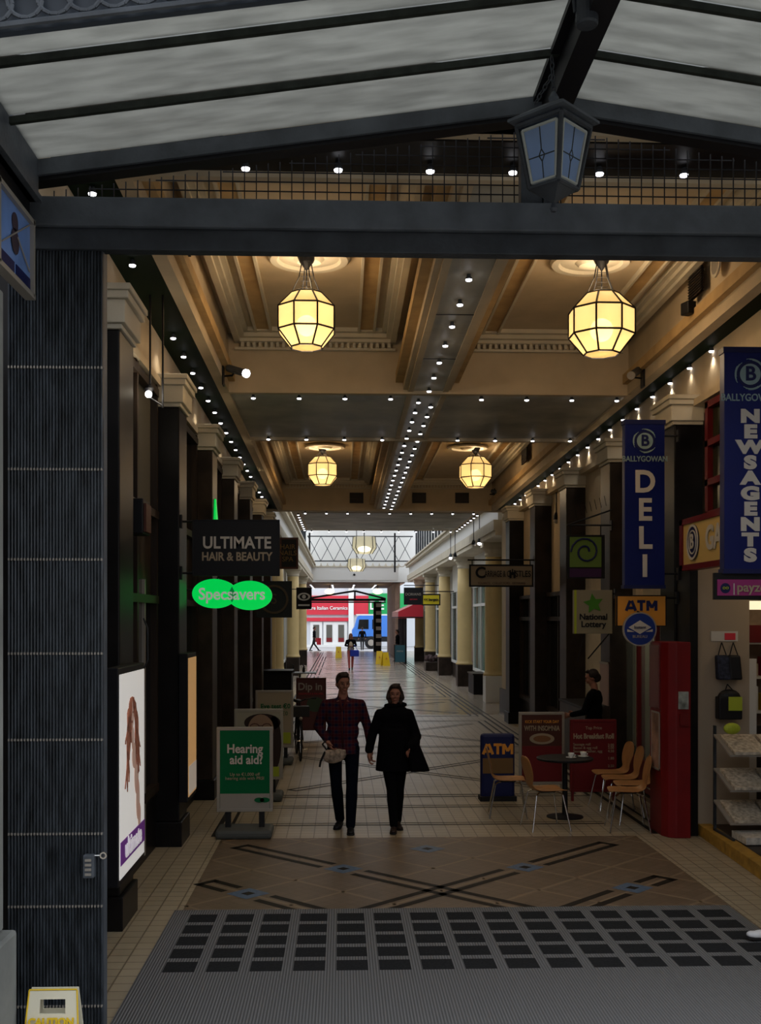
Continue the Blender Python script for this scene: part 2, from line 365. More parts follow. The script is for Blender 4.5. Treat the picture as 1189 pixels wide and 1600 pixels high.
# buff mosaic field under the interlaced pattern
f.poly([(-1.30, 5, .0008), (3.25, 5, .0008), (3.25, 11.9, .0008), (-1.30, 11.9, .0008)], 4)
for k in range(-7, 8):                   # pale lattice lines of the mosaic
    c1 = 9.55+.88+k*.865
    x0, x1 = max(-1.3, c1-11.9), min(3.25, c1-5)
    if x1 > x0: strip((x0, c1-x0), (x1, c1-x1), .035, .0012, 3)
    c2 = 9.55-.88+k*.865
    x0, x1 = max(-1.3, 5-c2), min(3.25, 11.9-c2)
    if x1 > x0: strip((x0, x0+c2), (x1, x1+c2), .035, .0012, 3)
def dbl(a, b, capa=False, capb=False, w=.075, g=.18):
    a, b = Vector(a), Vector(b); d = (b-a).normalized(); n = Vector((-d.y, d.x))*g/2
    strip(a-n, b-n, w, .0024); strip(a+n, b+n, w, .0024)
    nn = n*(1+w/g)
    if capa: strip(a-nn, a+nn, w, .0024)
    if capb: strip(b-nn, b+nn, w, .0024)
dbl((-1.05, 11.47), (-.13, 10.56), capa=True)
dbl((.17, 10.27), (1.62, 8.82)); dbl((.10, 8.78), (1.60, 10.27))
dbl((1.92, 10.57), (2.83, 11.48), capb=True)
dbl((-1.22, 9.92), (-.96, 9.66), capa=True); dbl((-.66, 9.36), (-.10, 8.80))
dbl((2.98, 9.95), (2.74, 9.72), capa=True); dbl((2.44, 9.44), (1.84, 8.84))
for x, y in ((.02, 10.42), (1.77, 10.42), (.895, 11.29), (-.81, 9.51), (2.59, 9.59)):
    a = .15
    f.poly([(x-a, y-.085, .003), (x+.02, y-.15, .003), (x+a, y+.085, .003), (x-.02, y+.15, .003)], 2) if False else fsq(x, y, .19, .003, 2)
    fsq(x, y, .065, .0036, 1)
# frame lines of the next field, then of every field further in
def frame(x0, x1, y0, y1, w=.05):
    for o_ in (0, .16):
        for a, b in (((x0+o_, y0+o_), (x1-o_, y0+o_)), ((x1-o_, y0+o_), (x1-o_, y1-o_)), ((x1-o_, y1-o_), (x0+o_, y1-o_)), ((x0+o_, y1-o_), (x0+o_, y0+o_))):
            strip(a, b, w, .0024)
def field(y0, y1):
    frame(-1.1, 3.35, y0, y1)
    yc = (y0+y1)/2; h = min((y1-y0)/2-.5, 1.8)
    dbl((CX-h, yc-h), (CX+h, yc+h), True, True, .05, .15); dbl((CX-h, yc+h), (CX+h, yc-h), True, True, .05, .15)
for x in (-1.4, 3.5): strip((x, 12.0), (x, 77), .06, .0024); strip((x+.14, 12.0), (x+.14, 77), .04, .0024)
strip((-1.0, 12.62), (3.08, 12.62), .045); strip((-1.0, 12.74), (3.08, 12.74), .03)
strip((-1.0, 13.78), (3.08, 13.78), .045); strip((-1.0, 13.92), (3.08, 13.92), .03)
for a, b in ((14.6, 19.4), (20.2, 25.4), (26.5, 32), (33, 38.5), (39.5, 45), (46, 52), (53, 60), (61, 68)): field(a, b)
struct(f, 'floor', ['tile', 'inlay', 'inlayblue', 'inlaypale', 'tilepink', 'tilegrey'])

w = MB(); w.box(-2.6, LX, 6.1, 28.0, 0, 5.45); struct(w, 'wall_left', 'wallbrown')
w = MB(); w.box(RX, 4.6, 15.2, 28.0, 0, 5.45); w.box(RX+.1, 4.6, 12.35, 15.2, 2.6, 5.45); w.box(RX, 4.6, 9.0, 12.35, 4.75, 5.45); w.box(5.9, 6.1, 6.1, 15.2, 0, 5.45, 1); w.box(4.6, 6.1, 15.2, 15.3, 0, 5.45, 1); w.box(RX, 4.6, 6.1, 9.0, 0, 5.45)
w.box(4.6, 6.1, 9.0, 15.2, 3.3, 3.4, 1)
struct(w, 'wall_right', ['cream', 'offwhite'])
# dado of the left wall and the skirting
for x0, x1, nm in ((LX, LX+.06, 'baseboard_left'), (RX-.06, RX, 'baseboard_right')):
    w = MB(); y0, y1 = (6.1, 28.0) if x0 < 0 else (15.2, 28.0); w.box(x0, x1, y0, y1, 0.002, .55); w.box(x0-.0 if x0 > 0 else x0, x1+.02 if x0 < 0 else x1, y0, y1, .55, .60); struct(w, nm, 'marbleblack')

# entrance wall above the opening and returns at its sides
w = MB(); w.box(-3.2, 5.6, 6.15, 6.85, 5.55, 8.5); struct(w, 'wall_front', 'stone')
w = MB(); w.box(-3.4, -1.69, 5.62, 5.74, 0, 4.27); w.box(-3.4, -1.95, 5.74, 6.1, 0, 5.5); struct(w, 'wall_entrance', 'marbleblack')

# ---- beams: longitudinal soffits left, centre, right and the crossing ones
def beam_long(name, x0, x1, y0, y1, mi_name, side_l, side_r):
    b = MB(); b.slab(x0, x1, y0, y1, soff, lambda y: soff(y)+.012)
    struct(b, name, mi_name)
s = MB()
YB = [(6.9, 7.55), (14.05, 17.45), (26.9, 33.4)]
def S(y): return soff(y)
top = lambda y: 6.75-0.0188*y
# carcass of all near beams (cream), soffit panels set into it
for x0, x1 in ((-1.98, -1.45), (.80, 1.42), (3.74, 4.30)): s.slab(x0, x1, 6.9, 27.2, lambda y: S(y)+.012, top)
for y0, y1 in YB[:2]: s.slab(-1.98, 4.30, y0, y1, lambda y: S(y)+.013, top)
s.slab(-1.98, 4.30, 26.9, 27.6, lambda y: S(y)+.013, lambda y: top(y)+2.6)
struct(s, 'trim_1', 'cream')
p = MB()
p.slab(-1.96, -1.56, 6.9, 27.0, S, lambda y: S(y)+.014, 1)
p.slab(3.84, 4.28, 6.9, 27.0, S, lambda y: S(y)+.014, 1)
p.slab(.93, 1.31, 7.5, 14.1, S, lambda y: S(y)+.014, 0)
p.slab(.93, 1.31, 17.4, 26.95, S, lambda y: S(y)+.014, 0)
p.slab(-1.5, 3.8, 6.98, 7.47, S, lambda y: S(y)+.0135, 2)
p.slab(-1.5, 3.8, 14.22, 17.30, S, lambda y: S(y)+.0135, 0)
for y in (9.0, 10.7, 12.4, 19, 21, 23, 25): p.slab(.93, 1.31, y, y+.02, lambda q: S(q)-.004, lambda q: S(q)+.002, 3)
struct(p, 'trim_2', ['soffit', 'soffitgreen', 'marbleblack', 'black'])
# mouldings along the soffits
m_ = MB()
for x0, x1 in ((-1.56, -1.44), (3.72, 3.84)): m_.slab(x0, x1, 6.9, 27.0, lambda y: S(y)-.035, lambda y: S(y)+.10)
for x0, x1 in ((.86, .93), (1.31, 1.38)): m_.slab(x0, x1, 7.5, 14.0, lambda y: S(y)-.02, lambda y: S(y)+.10); m_.slab(x0, x1, 17.45, 26.9, lambda y: S(y)-.02, lambda y: S(y)+.10)
for x0, x1 in ((.86, .93), (1.31, 1.38)): m_.slab(x0, x1, 14.12, 17.35, lambda y: S(y)-.02, lambda y: S(y)+.005)
for y in (14.02, 17.35, 7.47): m_.slab(-1.5, 3.8, y, y+.10, lambda q: S(q)-.04, lambda q: S(q)+.10)
m_.slab(-1.96, 4.3, 26.85, 26.95, lambda q: S(q)-.04, lambda q: S(q)+.10)
struct(m_, 'trim_3', 'cream')
g_ = MB()                                    # ochre outer faces of the centre beam and side coves
for x0, x1 in ((.70, .80), (1.42, 1.52), (-1.45, -1.36), (3.65, 3.74)):
    for y0, y1 in ((7.56, 14.0), (17.46, 26.88)): g_.slab(x0, x1, y0, y1, lambda y: S(y)+.10, lambda y: S(y)+.22)
struct(g_, 'trim_4', 'gold')
# ---- coffer ceilings with bands, mouldings and dentils
c = MB()
bays = [(-1.36, .70, 7.6, 14.0), (1.52, 3.65, 7.6, 14.0), (-1.36, .70, 17.5, 26.85), (1.52, 3.65, 17.5, 26.85)]
for x0, x1, y0, y1 in bays:
    c.slab(x0-.2, x1+.2, y0-.1, y1+.1, coff, lambda y: coff(y)+.06, 0)
    for gx in (x0+.30, x1-.46):             # ochre longitudinal bands
        c.slab(gx, gx+.16, y0, y1-.25, lambda y: coff(y)-.03, lambda y: coff(y)+.01, 1)
        for e in (-.03, .16): c.slab(gx+e, gx+e+.03, y0, y1-.2, lambda y: coff(y)-.06, lambda y: coff(y)+.01, 2)
    for q, (z0, z1, d) in enumerate(((0, .05, .26), (.05, .10, .18), (.10, .14, .10))):    # stepped cornice round the coffer
        c.slab(x0, x1, y1-d, y1, lambda y: coff(y)-z1, lambda y: coff(y)-z0, 2)
        c.slab(x0, x0+d*.7, y0, y1, lambda y: coff(y)-z1, lambda y: coff(y)-z0, 2)
        c.slab(x1-d*.7, x1, y0, y1, lambda y: coff(y)-z1, lambda y: coff(y)-z0, 2)
    n = int((x1-x0-.1)/.075)
    for i in range(n):                      # dentils on the far face
        xx = x0+.08+i*.075; c.slab(xx, xx+.038, y1-.06, y1, lambda y: coff(y)-.20, lambda y: coff(y)-.14, 2)
    c.slab(x0, x1, y1-.04, y1, lambda y: coff(y)-.23, lambda y: coff(y)-.20, 2)
    cxm, cym = (x0+x1)/2, (y0+y1)/2+ (.4 if y0 < 10 else 0)
    c.lathe([(.42, -.02), (.40, -.05), (.33, -.05), (.31, -.02), (.16, -.03), (.12, -.07), (.03, -.08)], (cxm, cym, coff(cym)), 32, 2)
struct(c, 'ceiling', ['cream', 'gold', 'creamwhite'])
r_ = MB(); r_.slab(-3.0, 6.2, 6.3, 28.0, lambda y: 6.75-.0188*y, lambda y: 6.9-.0188*y); struct(r_, 'ceiling_upper', 'marbleblack')
# frieze over the pilasters
w = MB(); w.slab(LX-.02, -1.93, 6.9, 27.0, lambda y: 4.86, lambda y: S(y)+.05); w.box(LX, -1.88, 6.9, 27.0, 4.82, 4.90)
struct(w, 'trim_5', 'cream')
w = MB(); w.slab(4.08, RX+.05, 6.9, 27.0, lambda y: 4.86, lambda y: S(y)+.05); w.box(4.02, RX+.03, 6.9, 27.0, 4.82, 4.90)
struct(w, 'trim_6', 'cream')
# square vents in the face over the far bridge beam
for i, px in enumerate((557, 655, 722)):
    a = WY(px, 778, 26.84); t = thing('ceiling_vent', ['dark square vent left of the centre beam above the far bridge', 'dark square vent right of the centre beam above the far bridge', 'dark square vent nearest the right wall above the far bridge'][i], 'vent', (a.x, 26.84, a.z))
    b = MB(); b.box(a.x-.17, a.x+.17, 26.83, 26.859, a.z-.13, a.z+.13); b.build('backing', 'black', t)
    b = MB()
    for k in range(6): b.box(a.x-.17, a.x+.17, 26.81, 26.84, a.z-.12+k*.045, a.z-.10+k*.045)
    b.build('grille', 'marble', t)
w = MB(); w.box(-1.98, 4.30, 26.86, 26.99, 5.10, 6.3); struct(w, 'wall_bridge', 'cream')

# ---- pilasters
def pilaster(side, y, lab, shaft='marble'):
    x0, x1 = (LX, -1.70) if side < 0 else (3.82, RX)
    t = thing('pilaster', lab, 'pilaster', ((x0+x1)/2, y+.28, 0), group=None)
    d = .56
    b = MB(); b.box(x0, x1, y, y+d, .26, 4.62)
    xi = x1 if side < 0 else x0
    b.build('shaft', shaft, t, bevel=.012)
    b = MB(); b.box(x0-.0, x1+.03*(side < 0), y-.03, y+d+.03, 0, .26) if side < 0 else b.box(x0-.03, x1, y-.03, y+d+.03, 0, .26)
    b.build('base', 'marbleblack', t, bevel=.008)
    b = MB()
    for k, (z0, z1, e) in enumerate(((4.62, 4.66, .02), (4.66, 4.84, .05), (4.84, 4.90, .08), (4.90, 4.95, .10))):
        if side < 0: b.box(x0, x1+e, y-e, y+d+e, z0, z1)
        else: b.box(x0-e, x1, y-e, y+d+e, z0, z1)
    b.build('capital', 'creamwhite', t, bevel=.008)
    return t
lab_l = ['black polished pilaster with cream capital behind the woman poster light box', 'black polished pilaster with cream capital behind the orange light box', 'dark brown pilaster just beyond the lit green double oval sign', 'dark pilaster with cream capital on the left wall under the far green glow',
         'left wall pilaster fifth from the entrance', 'left wall pilaster last but one before the bridge beam', 'left wall pilaster under the bridge beam']
for i, y in enumerate((8.42, 11.5, 14.45, 17.4, 20.4, 23.4, 26.3)): pilaster(-1, y, lab_l[i], 'marbleblack' if i < 2 else 'marble')
lab_r = ['dark pilaster with cream capital between the two tall navy signs', 'dark brown pilaster behind the DELI sign', 'dark pilaster right wall beyond the cream panel and lottery sign',
         'dark pilaster on the right wall at the end of the beige hanging sign', 'wide black pilaster where the pale columns of the atrium begin']
for i, y in enumerate((12.35, 15.35, 18.35, 21.35, 24.6)): pilaster(1, y, lab_r[i], 'marbleblack' if i in (0, 4) else 'marble')

# ---- shopfronts of the left wall between the pilasters
nw = 0
def shop_l(y0, y1, pane='greypanel'):
    global nw; nw += 1
    t = bpy.data.objects.new('window_%d' % nw, None); COL.objects.link(t); t['kind'] = 'structure'; t.location = (LX, (y0+y1)/2, 0)
    b = MB(); xx = LX+.03
    for y in (y0, (y0+y1)/2, y1-.07): b.box(LX, LX+.11, y, y+.07, .62, 4.80)
    for z in (.62, 2.55, 3.42, 4.68): b.box(LX, LX+.12, y0, y1, z, z+.08)
    b.build('frame', 'wood', t)
    b = MB(); b.box(LX+.005, LX+.04, y0, y1, .66, 2.55); b.build('lower_pane', 'darkglass', t)
    b = MB(); b.box(LX+.005, LX+.045, y0+.07, y1-.07, 2.64, 3.42); b.build('fascia_panel', 'marble', t)
    b = MB(); b.box(LX+.005, LX+.04, y0+.07, y1-.07, 3.5, 4.68); b.build('upper_pane', pane, t)
for i, y in enumerate((9.02, 12.1, 15.05, 18.0, 21.0, 24.0)): shop_l(y, y+2.3, ['greypanel', 'darkglass', 'darkglass', 'greypanel', 'darkglass', 'darkglass'][i])
w = bpy.data.objects.new('door_1', None); COL.objects.link(w); w['kind'] = 'structure'; w.location = (-1.9, 10.5, 0)
b = MB(); b.box(-1.99, -1.90, 10.62, 10.66, .1, 2.78); b.build('pale_edge', 'silver', w); b = MB(); b.box(-1.99, -1.93, 9.75, 10.62, .1, 2.78); b.build('leaf', 'darkglass', w); b = MB(); b.path([(-1.90, 10.54, 1.9), (-1.86, 10.54, 2.0), (-1.86, 10.54, 2.3), (-1.90, 10.54, 2.4)], .008); b.build('handle', 'iron', w)
t = thing('wall_box', 'small dark box jutting from the left wall above the lit woman poster', 'box', (-1.82, 9.4, 3.15))
b = MB(); b.box(-1.95, -1.68, 9.30, 9.62, 3.12, 3.42); b.build('case', 'black', t, bevel=.01); b = MB(); b.box(-1.682, -1.66, 9.34, 9.58, 3.14, 3.38); b.build('cover', 'boardbrown', t)
t = thing('green_reflection_wedge', 'small painted green reflection on the pilaster above the HAIR & BEAUTY sign', 'light', (-1.69, 14.7, 3.3))  # no lamp: added glowing wedge imitates the green sign's reflection in the pilaster
b = MB(); b.hexa([(-1.70, 14.50, 3.40), (-1.66, 14.50, 3.40), (-1.66, 15.0, 3.40), (-1.70, 15.0, 3.40), (-1.70, 14.66, 4.00), (-1.68, 14.66, 4.00), (-1.68, 14.72, 4.00), (-1.70, 14.72, 4.00)]); b.build('reflection_wedge', 'brightgreen', t); b = MB(); b.box(-1.70, -1.65, 14.48, 15.0, 3.36, 3.40); b.build('base', 'black', t)
# right wall: pale panels above dark shop windows
def shop_r(y0, y1, z0=.6, z1=2.9, pane='darkglass', fr='wood'):
    global nw; nw += 1
    t = bpy.data.objects.new('window_%d' % nw, None); COL.objects.link(t); t['kind'] = 'structure'; t.location = (RX, (y0+y1)/2, 0)
    b = MB()
    for y in (y0, (y0+y1)/2, y1-.07): b.box(RX-.11, RX, y, y+.07, z0, z1)
    for z in (z0, z1-.08, z1-.55): b.box(RX-.12, RX, y0, y1, z, z+.08)
    b.build('frame', fr, t)
    b = MB(); b.box(RX-.04, RX-.005, y0, y1, z0+.03, z1); b.build('pane', pane, t)
for i, (y, e) in enumerate(((18.95, 21.3), (21.95, 24.5))): shop_r(y, e)

# ---- street canopy wall: fluted pillar and stone pier at the left
t = thing('fluted_pillar', 'dark blue-black ribbed tile pillar at the left of the entrance', 'pillar', (-1.45, 5.75, 0))
b = MB(); n = 30; x0, x1 = -1.70, -1.215; wd = (x1-x0)/n
b.box(x0, x1, 5.62, 5.70, 0, 4.35)
b.build('core', 'ironlight', t)
b = MB()
for i in range(n):
    xc = x0+(i+.5)*wd
    prof = [(-wd*.46, .0), (-wd*.30, -.013), (0, -.018), (wd*.30, -.013), (wd*.46, .0)]
    for z0, z1 in zip(JZ := [0.0, .42, .93, 1.30, 1.78, 2.22, 2.70, 3.16, 3.68, 4.30], JZ[1:]):
        vs = [(xc+p, 5.622+q, z) for z in (z0+.006, z1-.006) for p, q in prof]
        b.quads(vs, [(k, k+1, k+6, k+5) for k in range(4)])
tg = mat('glazed_ribbed_tile', (0.026, 0.031, 0.038), 0.30, 0, 0.7, 9, stretch=(3, 3, .7))
b.build('ribbed_tiles', tg, t)
b = MB()
for z in JZ[1:-1]:
    for i in range(n): b.box(x0+(i+.3)*wd, x0+(i+.7)*wd, 5.600, 5.625, z-.006, z+.006)
b.build('joint_studs', 'silver', t)
t = thing('key_safe', 'small grey key safe fixed to the edge of the ribbed pillar', 'key safe', (-1.27, 5.59, 1.13))
a0, a1 = WY(131, 1335, 5.58), WY(148, 1371, 5.58)
b = MB(); b.box(a0.x, a1.x, 5.555, 5.602, a1.z, a0.z); b.build('case', 'ironlight', t, bevel=.006)
b = MB()
for k in range(4): b.box(a0.x+.012, a1.x-.012, 5.549, 5.556, a1.z+.015+k*.024, a1.z+.027+k*.024)
b.build('keypad', 'silver', t)
pk = WY(160, 1338, 5.56); b = MB(); b.path([(a1.x, 5.58, pk.z), (pk.x-.014, 5.58, pk.z), ] , .004); b.lathe([(.018, -.004), (.018, .004), (.011, .004), (.011, -.004), (.018, -.004)], (pk.x, 5.58, pk.z), 16, axis='Y'); b.build('ring', 'chrome', t)
t = thing('stone_pier', 'pale grey stone pier cut by the left edge of the picture', 'pier', (-1.95, 5.2, 0))
b = MB(); b.box(-2.6, -1.55, 4.5, 5.06, .97, 3.9); b.build('shaft', 'stone', t, bevel=.01)
b = MB(); b.box(-2.6, -1.50, 4.45, 5.10, 0, .96); b.build('plinth', 'stone', t, bevel=.015)

# ================================================================ CANOPY
RXc, ZR, SL = 1.09, 5.105, .143           # ridge x, top of the rafters at the ridge, slope
def rz(x, top=ZR): return top-SL*abs(x-RXc)
XE0, XE1 = -1.60, 3.78
def raft(b, y0, y1, th, dz=0.0, mi=0):
    for xa, xb in ((XE0, RXc), (RXc, XE1)):
        b.hexa([(xa, y0, rz(xa)-th+dz), (xb, y0, rz(xb)-th+dz), (xb, y1, rz(xb)-th+dz), (xa, y1, rz(xa)-th+dz), (xa, y0, rz(xa)+dz), (xb, y0, rz(xb)+dz), (xb, y1, rz(xb)+dz), (xa, y1, rz(xa)+dz)], mi)
ct = thing('street_canopy', 'gabled glass street canopy on dark steel frame over the entrance', 'canopy', (RXc, 4.7, 4.3))
b = MB(); raft(b, 5.58, 5.62, .080); b.build('gable_rafter', 'ironlight', ct)
b = MB(); raft(b, 5.60, 5.70, .022, -.080); b.build('rafter_lower_flange', 'black', ct)
b = MB(); b.box(-1.62, 3.86, 5.55, 5.70, 4.385, 4.535); b.build('tie_beam', 'ironlight', ct, bevel=.01)
b = MB(); b.box(-1.70, 3.86, 5.58, 5.66, 4.275, 4.385); b.build('lower_beam', 'iron', ct, bevel=.006)
b = MB(); b.box(RXc-.045, RXc+.085-.11+.06, 5.585, 5.65, 4.53, 5.0); b.box(RXc-.16, RXc-.05, 5.60, 5.68, 4.53, 4.97); b.build('king_post', 'iron', ct)
for y in (5.12, 4.62):
    b = MB(); raft(b, y-.013, y+.013, .032); b.build('glazing_bar', 'greenrust', ct)
b = MB(); raft(b, 4.12, 4.19, .14); b.build('deep_rafter', 'black', ct)
b = MB(); b.box(RXc-.055, RXc+.055, 3.6, 5.60, ZR-.17, ZR+.03); b.box(RXc-.10, RXc+.10, 3.6, 5.60, ZR-.04, ZR-.01); b.build('ridge_beam', 'black', ct)
ys = [3.75, 4.155, 4.62, 5.12, 5.60]
for xa, xb in ((XE0, RXc-.05), (RXc+.05, XE1)):
    for y0, y1 in zip(ys, ys[1:]):
        b = MB(); y0 += .015; y1 -= .015
        b.hexa([(xa, y0, rz(xa)+.004), (xb, y0, rz(xb)+.004), (xb, y1, rz(xb)+.004), (xa, y1, rz(xa)+.004), (xa, y0, rz(xa)+.012), (xb, y0, rz(xb)+.012), (xb, y1, rz(xb)+.012), (xa, y1, rz(xa)+.012)])
        b.build('glass_pane', 'milky', ct)
for sx in (-1, 1):
    xa = -1.64 if sx < 0 else 3.74
    b = MB(); b.box(xa, xa+.10, 3.6, 5.60, 4.50, 4.76); b.box(xa-.03, xa+.13, 3.6, 5.60, 4.50, 4.53); b.build('eaves_beam', 'ironlight', ct)
    b = MB(); b.box(xa+.01, xa+.07, 3.6, 5.60, 4.36, 4.50); b.build('eaves_channel', 'black', ct)
b = MB()                                  # curled ironwork along the front truss
for sx in (-1, 1):
    for k in range(26):
        x = RXc+sx*(.12+k*.105); zc = rz(x, 4.955)-.03; R_ = .062
        b.path([(x+math.cos(a)*R_, 3.93, zc+math.sin(a)*R_) for a in [i*2*PI/14 for i in range(14)]], .008, 6, 0, True)
    for dz in (.05, -.11):
        xa, xb = (RXc, RXc+sx*2.72); b.path([(xa, 3.93, rz(xa, 4.955)+dz), (xb, 3.93, rz(xb, 4.955)+dz)], .012, 6)
b.build('curled_ironwork', 'ironlight', ct)
b = MB()
for xa, xb in ((XE0, RXc), (RXc, XE1)):
    b.hexa([(xa, 3.96, rz(xa, 4.935)-.10), (xb, 3.96, rz(xb, 4.935)-.10), (xb, 3.99, rz(xb, 4.935)-.10), (xa, 3.99, rz(xa, 4.935)-.10), (xa, 3.96, rz(xa, 4.935)+.12), (xb, 3.96, rz(xb, 4.935)+.12), (xb, 3.99, rz(xb, 4.935)+.12), (xa, 3.99, rz(xa, 4.935)+.12)])
b.build('front_panel', mat('blue_grey_enamel', (0.035, 0.045, 0.06), 0.5), ct)
b = MB()                                  # wire grid between tie beam and rafters
x = -1.50
while x < 3.72:
    zt = rz(x)-.10
    if abs(x-RXc) > .05: b.box(x-.0028, x+.0028, 5.745, 5.7506, 4.45, zt)
    x += .062
z = 4.55
while z < 5.0:
    hw = (ZR-.11-z)/SL; xa, xb = max(-1.5, RXc-hw), min(3.72, RXc+hw)
    if xb > xa: b.box(xa, xb, 5.7506, 5.756, z-.0028, z+.0028)
    z += .050
b.build('wire_grid', 'black', ct)

# blue enamel street sign panel under the left eaves beam
t = thing('blue_panel_sign', 'blue framed panel sign hanging under the left canopy eaves', 'sign', (-1.53, 4.75, 3.99))
b = MB(); b.box(-1.56, -1.535, 3.95, 5.46, 4.00, 4.36); b.build('panel', 'signblue', t)
b = MB()
for y in (3.95, 4.44, 4.90, 5.44): b.box(-1.565, -1.515, y-.012, y+.012, 3.99, 4.37)
for z in (3.99, 4.355): b.box(-1.565, -1.515, 3.95, 5.46, z-.012, z+.012)
b.build('frame', 'silver', t)
b = MB(); b.box(-1.534, -1.530, 4.93, 5.16, 4.02, 4.07); b.box(-1.534, -1.530, 5.19, 5.42, 4.02, 4.07); b.box(-1.534, -1.530, 4.50, 4.88, 4.02, 4.06); b.build('name_bar', 'navyboard', t)
b = MB(); b.lathe([(.045, 0), (.045, .004)], (-1.533, 5.17, 4.26), 16, axis='X'); b.lathe([(.05, 0), (.06, .004)], (-1.533, 5.17, 4.17), 16, axis='X'); b.build('emblem', mat('emblem_bronze', (.05, .035, .05), .6), t)
b = MB(); b.path([(-1.528, 4.96, 4.10), (-1.528, 5.40, 4.33)], .004, 6); b.path([(-1.528, 5.40, 4.10), (-1.528, 5.2, 4.2)], .004, 6); b.build('leading', 'silver', t)
text('O', .22, (-1.529, 4.83, 4.25), 'white', t, rz=PI/2, bold=.004)
text('R', .14, (-1.529, 4.84, 4.11), 'white', t, rz=PI/2, bold=.003)

# lantern of the canopy
def street_lantern():
    c0 = WY(865, 200, 5.0); zt = 4.69; x0 = c0.x
    t = thing('hanging_lantern', 'square wrought metal lantern with blue glass hanging from the canopy ridge', 'lantern', (x0, 5.0, 4.33))
    def ring(h, z): return [(x0, 5-h, z), (x0+h, 5, z), (x0, 5+h, z), (x0-h, 5, z)]
    b = MB(); R0 = ring(.215, zt); R1 = ring(.215, zt+.012); R2 = ring(.05, zt+.085)
    b.quads(R0+R1, [(3, 2, 1, 0)]+[(i, (i+1) % 4, 4+(i+1) % 4, 4+i) for i in range(4)]); b.quads(R1+R2, [(i, (i+1) % 4, 4+(i+1) % 4, 4+i) for i in range(4)]+[(4, 5, 6, 7)])
    b.lathe([(.02, 0), (.025, .03), (.008, .06)], (x0, 5, zt+.085), 12)
    b.build('roof', 'ironlight', t)
    T, B = ring(.172, zt-.02), ring(.112, 4.385)
    b = MB()
    for i in range(4):
        b.tube(T[i], B[i], .011, .011, 6); b.tube(T[i], T[(i+1) % 4], .013, .013, 6); b.tube(B[i], B[(i+1) % 4], .011, .011, 6)
    b.build('corner_frame', 'iron', t)
    T2, B2 = ring(.165, zt-.03), ring(.109, 4.392)
    fr = MB(); ld = MB()
    for i in range(4):
        a, b_, c_, d_ = [Vector(q) for q in (T2[i], T2[(i+1) % 4], B2[(i+1) % 4], B2[i])]
        def P(u, v): return (a.lerp(b_, u)).lerp(d_.lerp(c_, u), v)
        g = MB(); g.poly([P(.10, .07), P(.90, .07), P(.90, .94), P(.10, .94)]); g.build('glass_pane', 'bluepane', t)
        for u0, v0, u1, v1 in ((.09, .06, .91, .06), (.91, .06, .91, .95), (.91, .95, .09, .95), (.09, .95, .09, .06)): fr.tube(P(u0, v0), P(u1, v1), .0075, .0075, 6)
        for u0, v0, u1, v1 in ((.1, .55, .9, .55), (.5, .06, .5, .45), (.5, .65, .5, .95), (.5, .45, .42, .55), (.5, .45, .58, .55), (.5, .65, .42, .55), (.5, .65, .58, .55)): ld.tube(P(u0, v0), P(u1, v1), .0030, .0030, 6)
    fr.build('pane_frame', mat('weathered_grey_frame', (.30, .32, .30), .5), t); ld.build('leading', 'iron', t)
    b = MB(); B3 = ring(.118, 4.385); tip = (x0, 5, 4.315)
    b.quads(B3+[tip], [(1, 0, 4), (2, 1, 4), (3, 2, 4), (0, 3, 4), (0, 1, 2, 3)]); b.lathe([(.012, -.03), (.018, -.015), (.008, .01)], (x0, 5, 4.31), 10)
    b.build('base_finial', 'iron', t)
    b = MB()
    zc = 5.02
    def chain(p, q, r=.010):
        p, q = Vector(p), Vector(q); n = int((q-p).length/.028)
        d = (q-p).normalized(); u = d.orthogonal().normalized(); w_ = d.cross(u)
        for k in range(n):
            c_ = p+d*(k+.5)*.028; e = u if k % 2 else w_
            b.path([c_+d*math.cos(a)*.018+e*math.sin(a)*r for a in [i*PI/4 for i in range(8)]], .0028, 5, 0, True)
    chain((x0, 5, zt+.14), (x0-.01, 5, zc))
    b.build('chain', 'iron', t); b = MB(); chain((x0-.10, 4.92, zt+.05), (x0-.01, 4.95, zc-.12)); b.build('slack_chain', 'iron', t)
street_lantern()
# cylindrical fitting under the ridge, cut by the top edge
c0 = WY(917, 20, 4.55); t = thing('cylinder_downlight', 'grey metal cylinder lamp on the ridge at the top edge', 'lamp', (c0.x, 4.55, c0.z-.05))
b = MB(); b.lathe([(.043, -.055), (.048, -.045), (.048, .09), (.04, .10)], c0, 20); b.build('body', 'iron', t, smooth=False)
b = MB(); b.path([c0+Vector((-.05, 0, 0)), c0+Vector((-.06, 0, .09)), c0+Vector((-.13, 0, .16))], .008); b.path([c0+Vector((.05, 0, 0)), c0+Vector((.06, 0, .1)), c0+Vector((-.05, 0, .17))], .008); b.build('bracket', 'iron', t)

# the building on the other side of the near street, behind the viewer, shades the entrance
w = MB(); w.box(-40, 40, -14.0, -13.5, 0, 10); struct(w, 'wall_street_opposite', mat('street_brick', (.20, .17, .15), .85, 0, .3, 2))
w = MB(); w.box(-30, -3.4, 6.1, 6.8, 0, 13); w.box(5.6, 30, 6.1, 6.8, 0, 13); struct(w, 'wall_street_facade', 'stone')
w = MB(); w.poly([(-40, -14, -.03), (40, -14, -.03), (40, 6.1, -.03), (-40, 6.1, -.03)]); struct(w, 'floor_near_street', 'tarmac')
# entrance mat
t = MB(); t.box(-1.36, 3.22, 2.5, 8.95, .003, .012, 0)
for r in range(5):
    for k in range(15):
        x = -1.10+k*.294; y = 8.70-r*.302
        if x+.11 < 3.2: t.box(x-.108, x+.108, y-.108, y+.108, .0121, .0135, 1)
o = t.build('entrance_mat', ['mat', 'matdark'], None); tag(o, 'large grey ribbed entrance mat with rows of dark squares', 'mat')
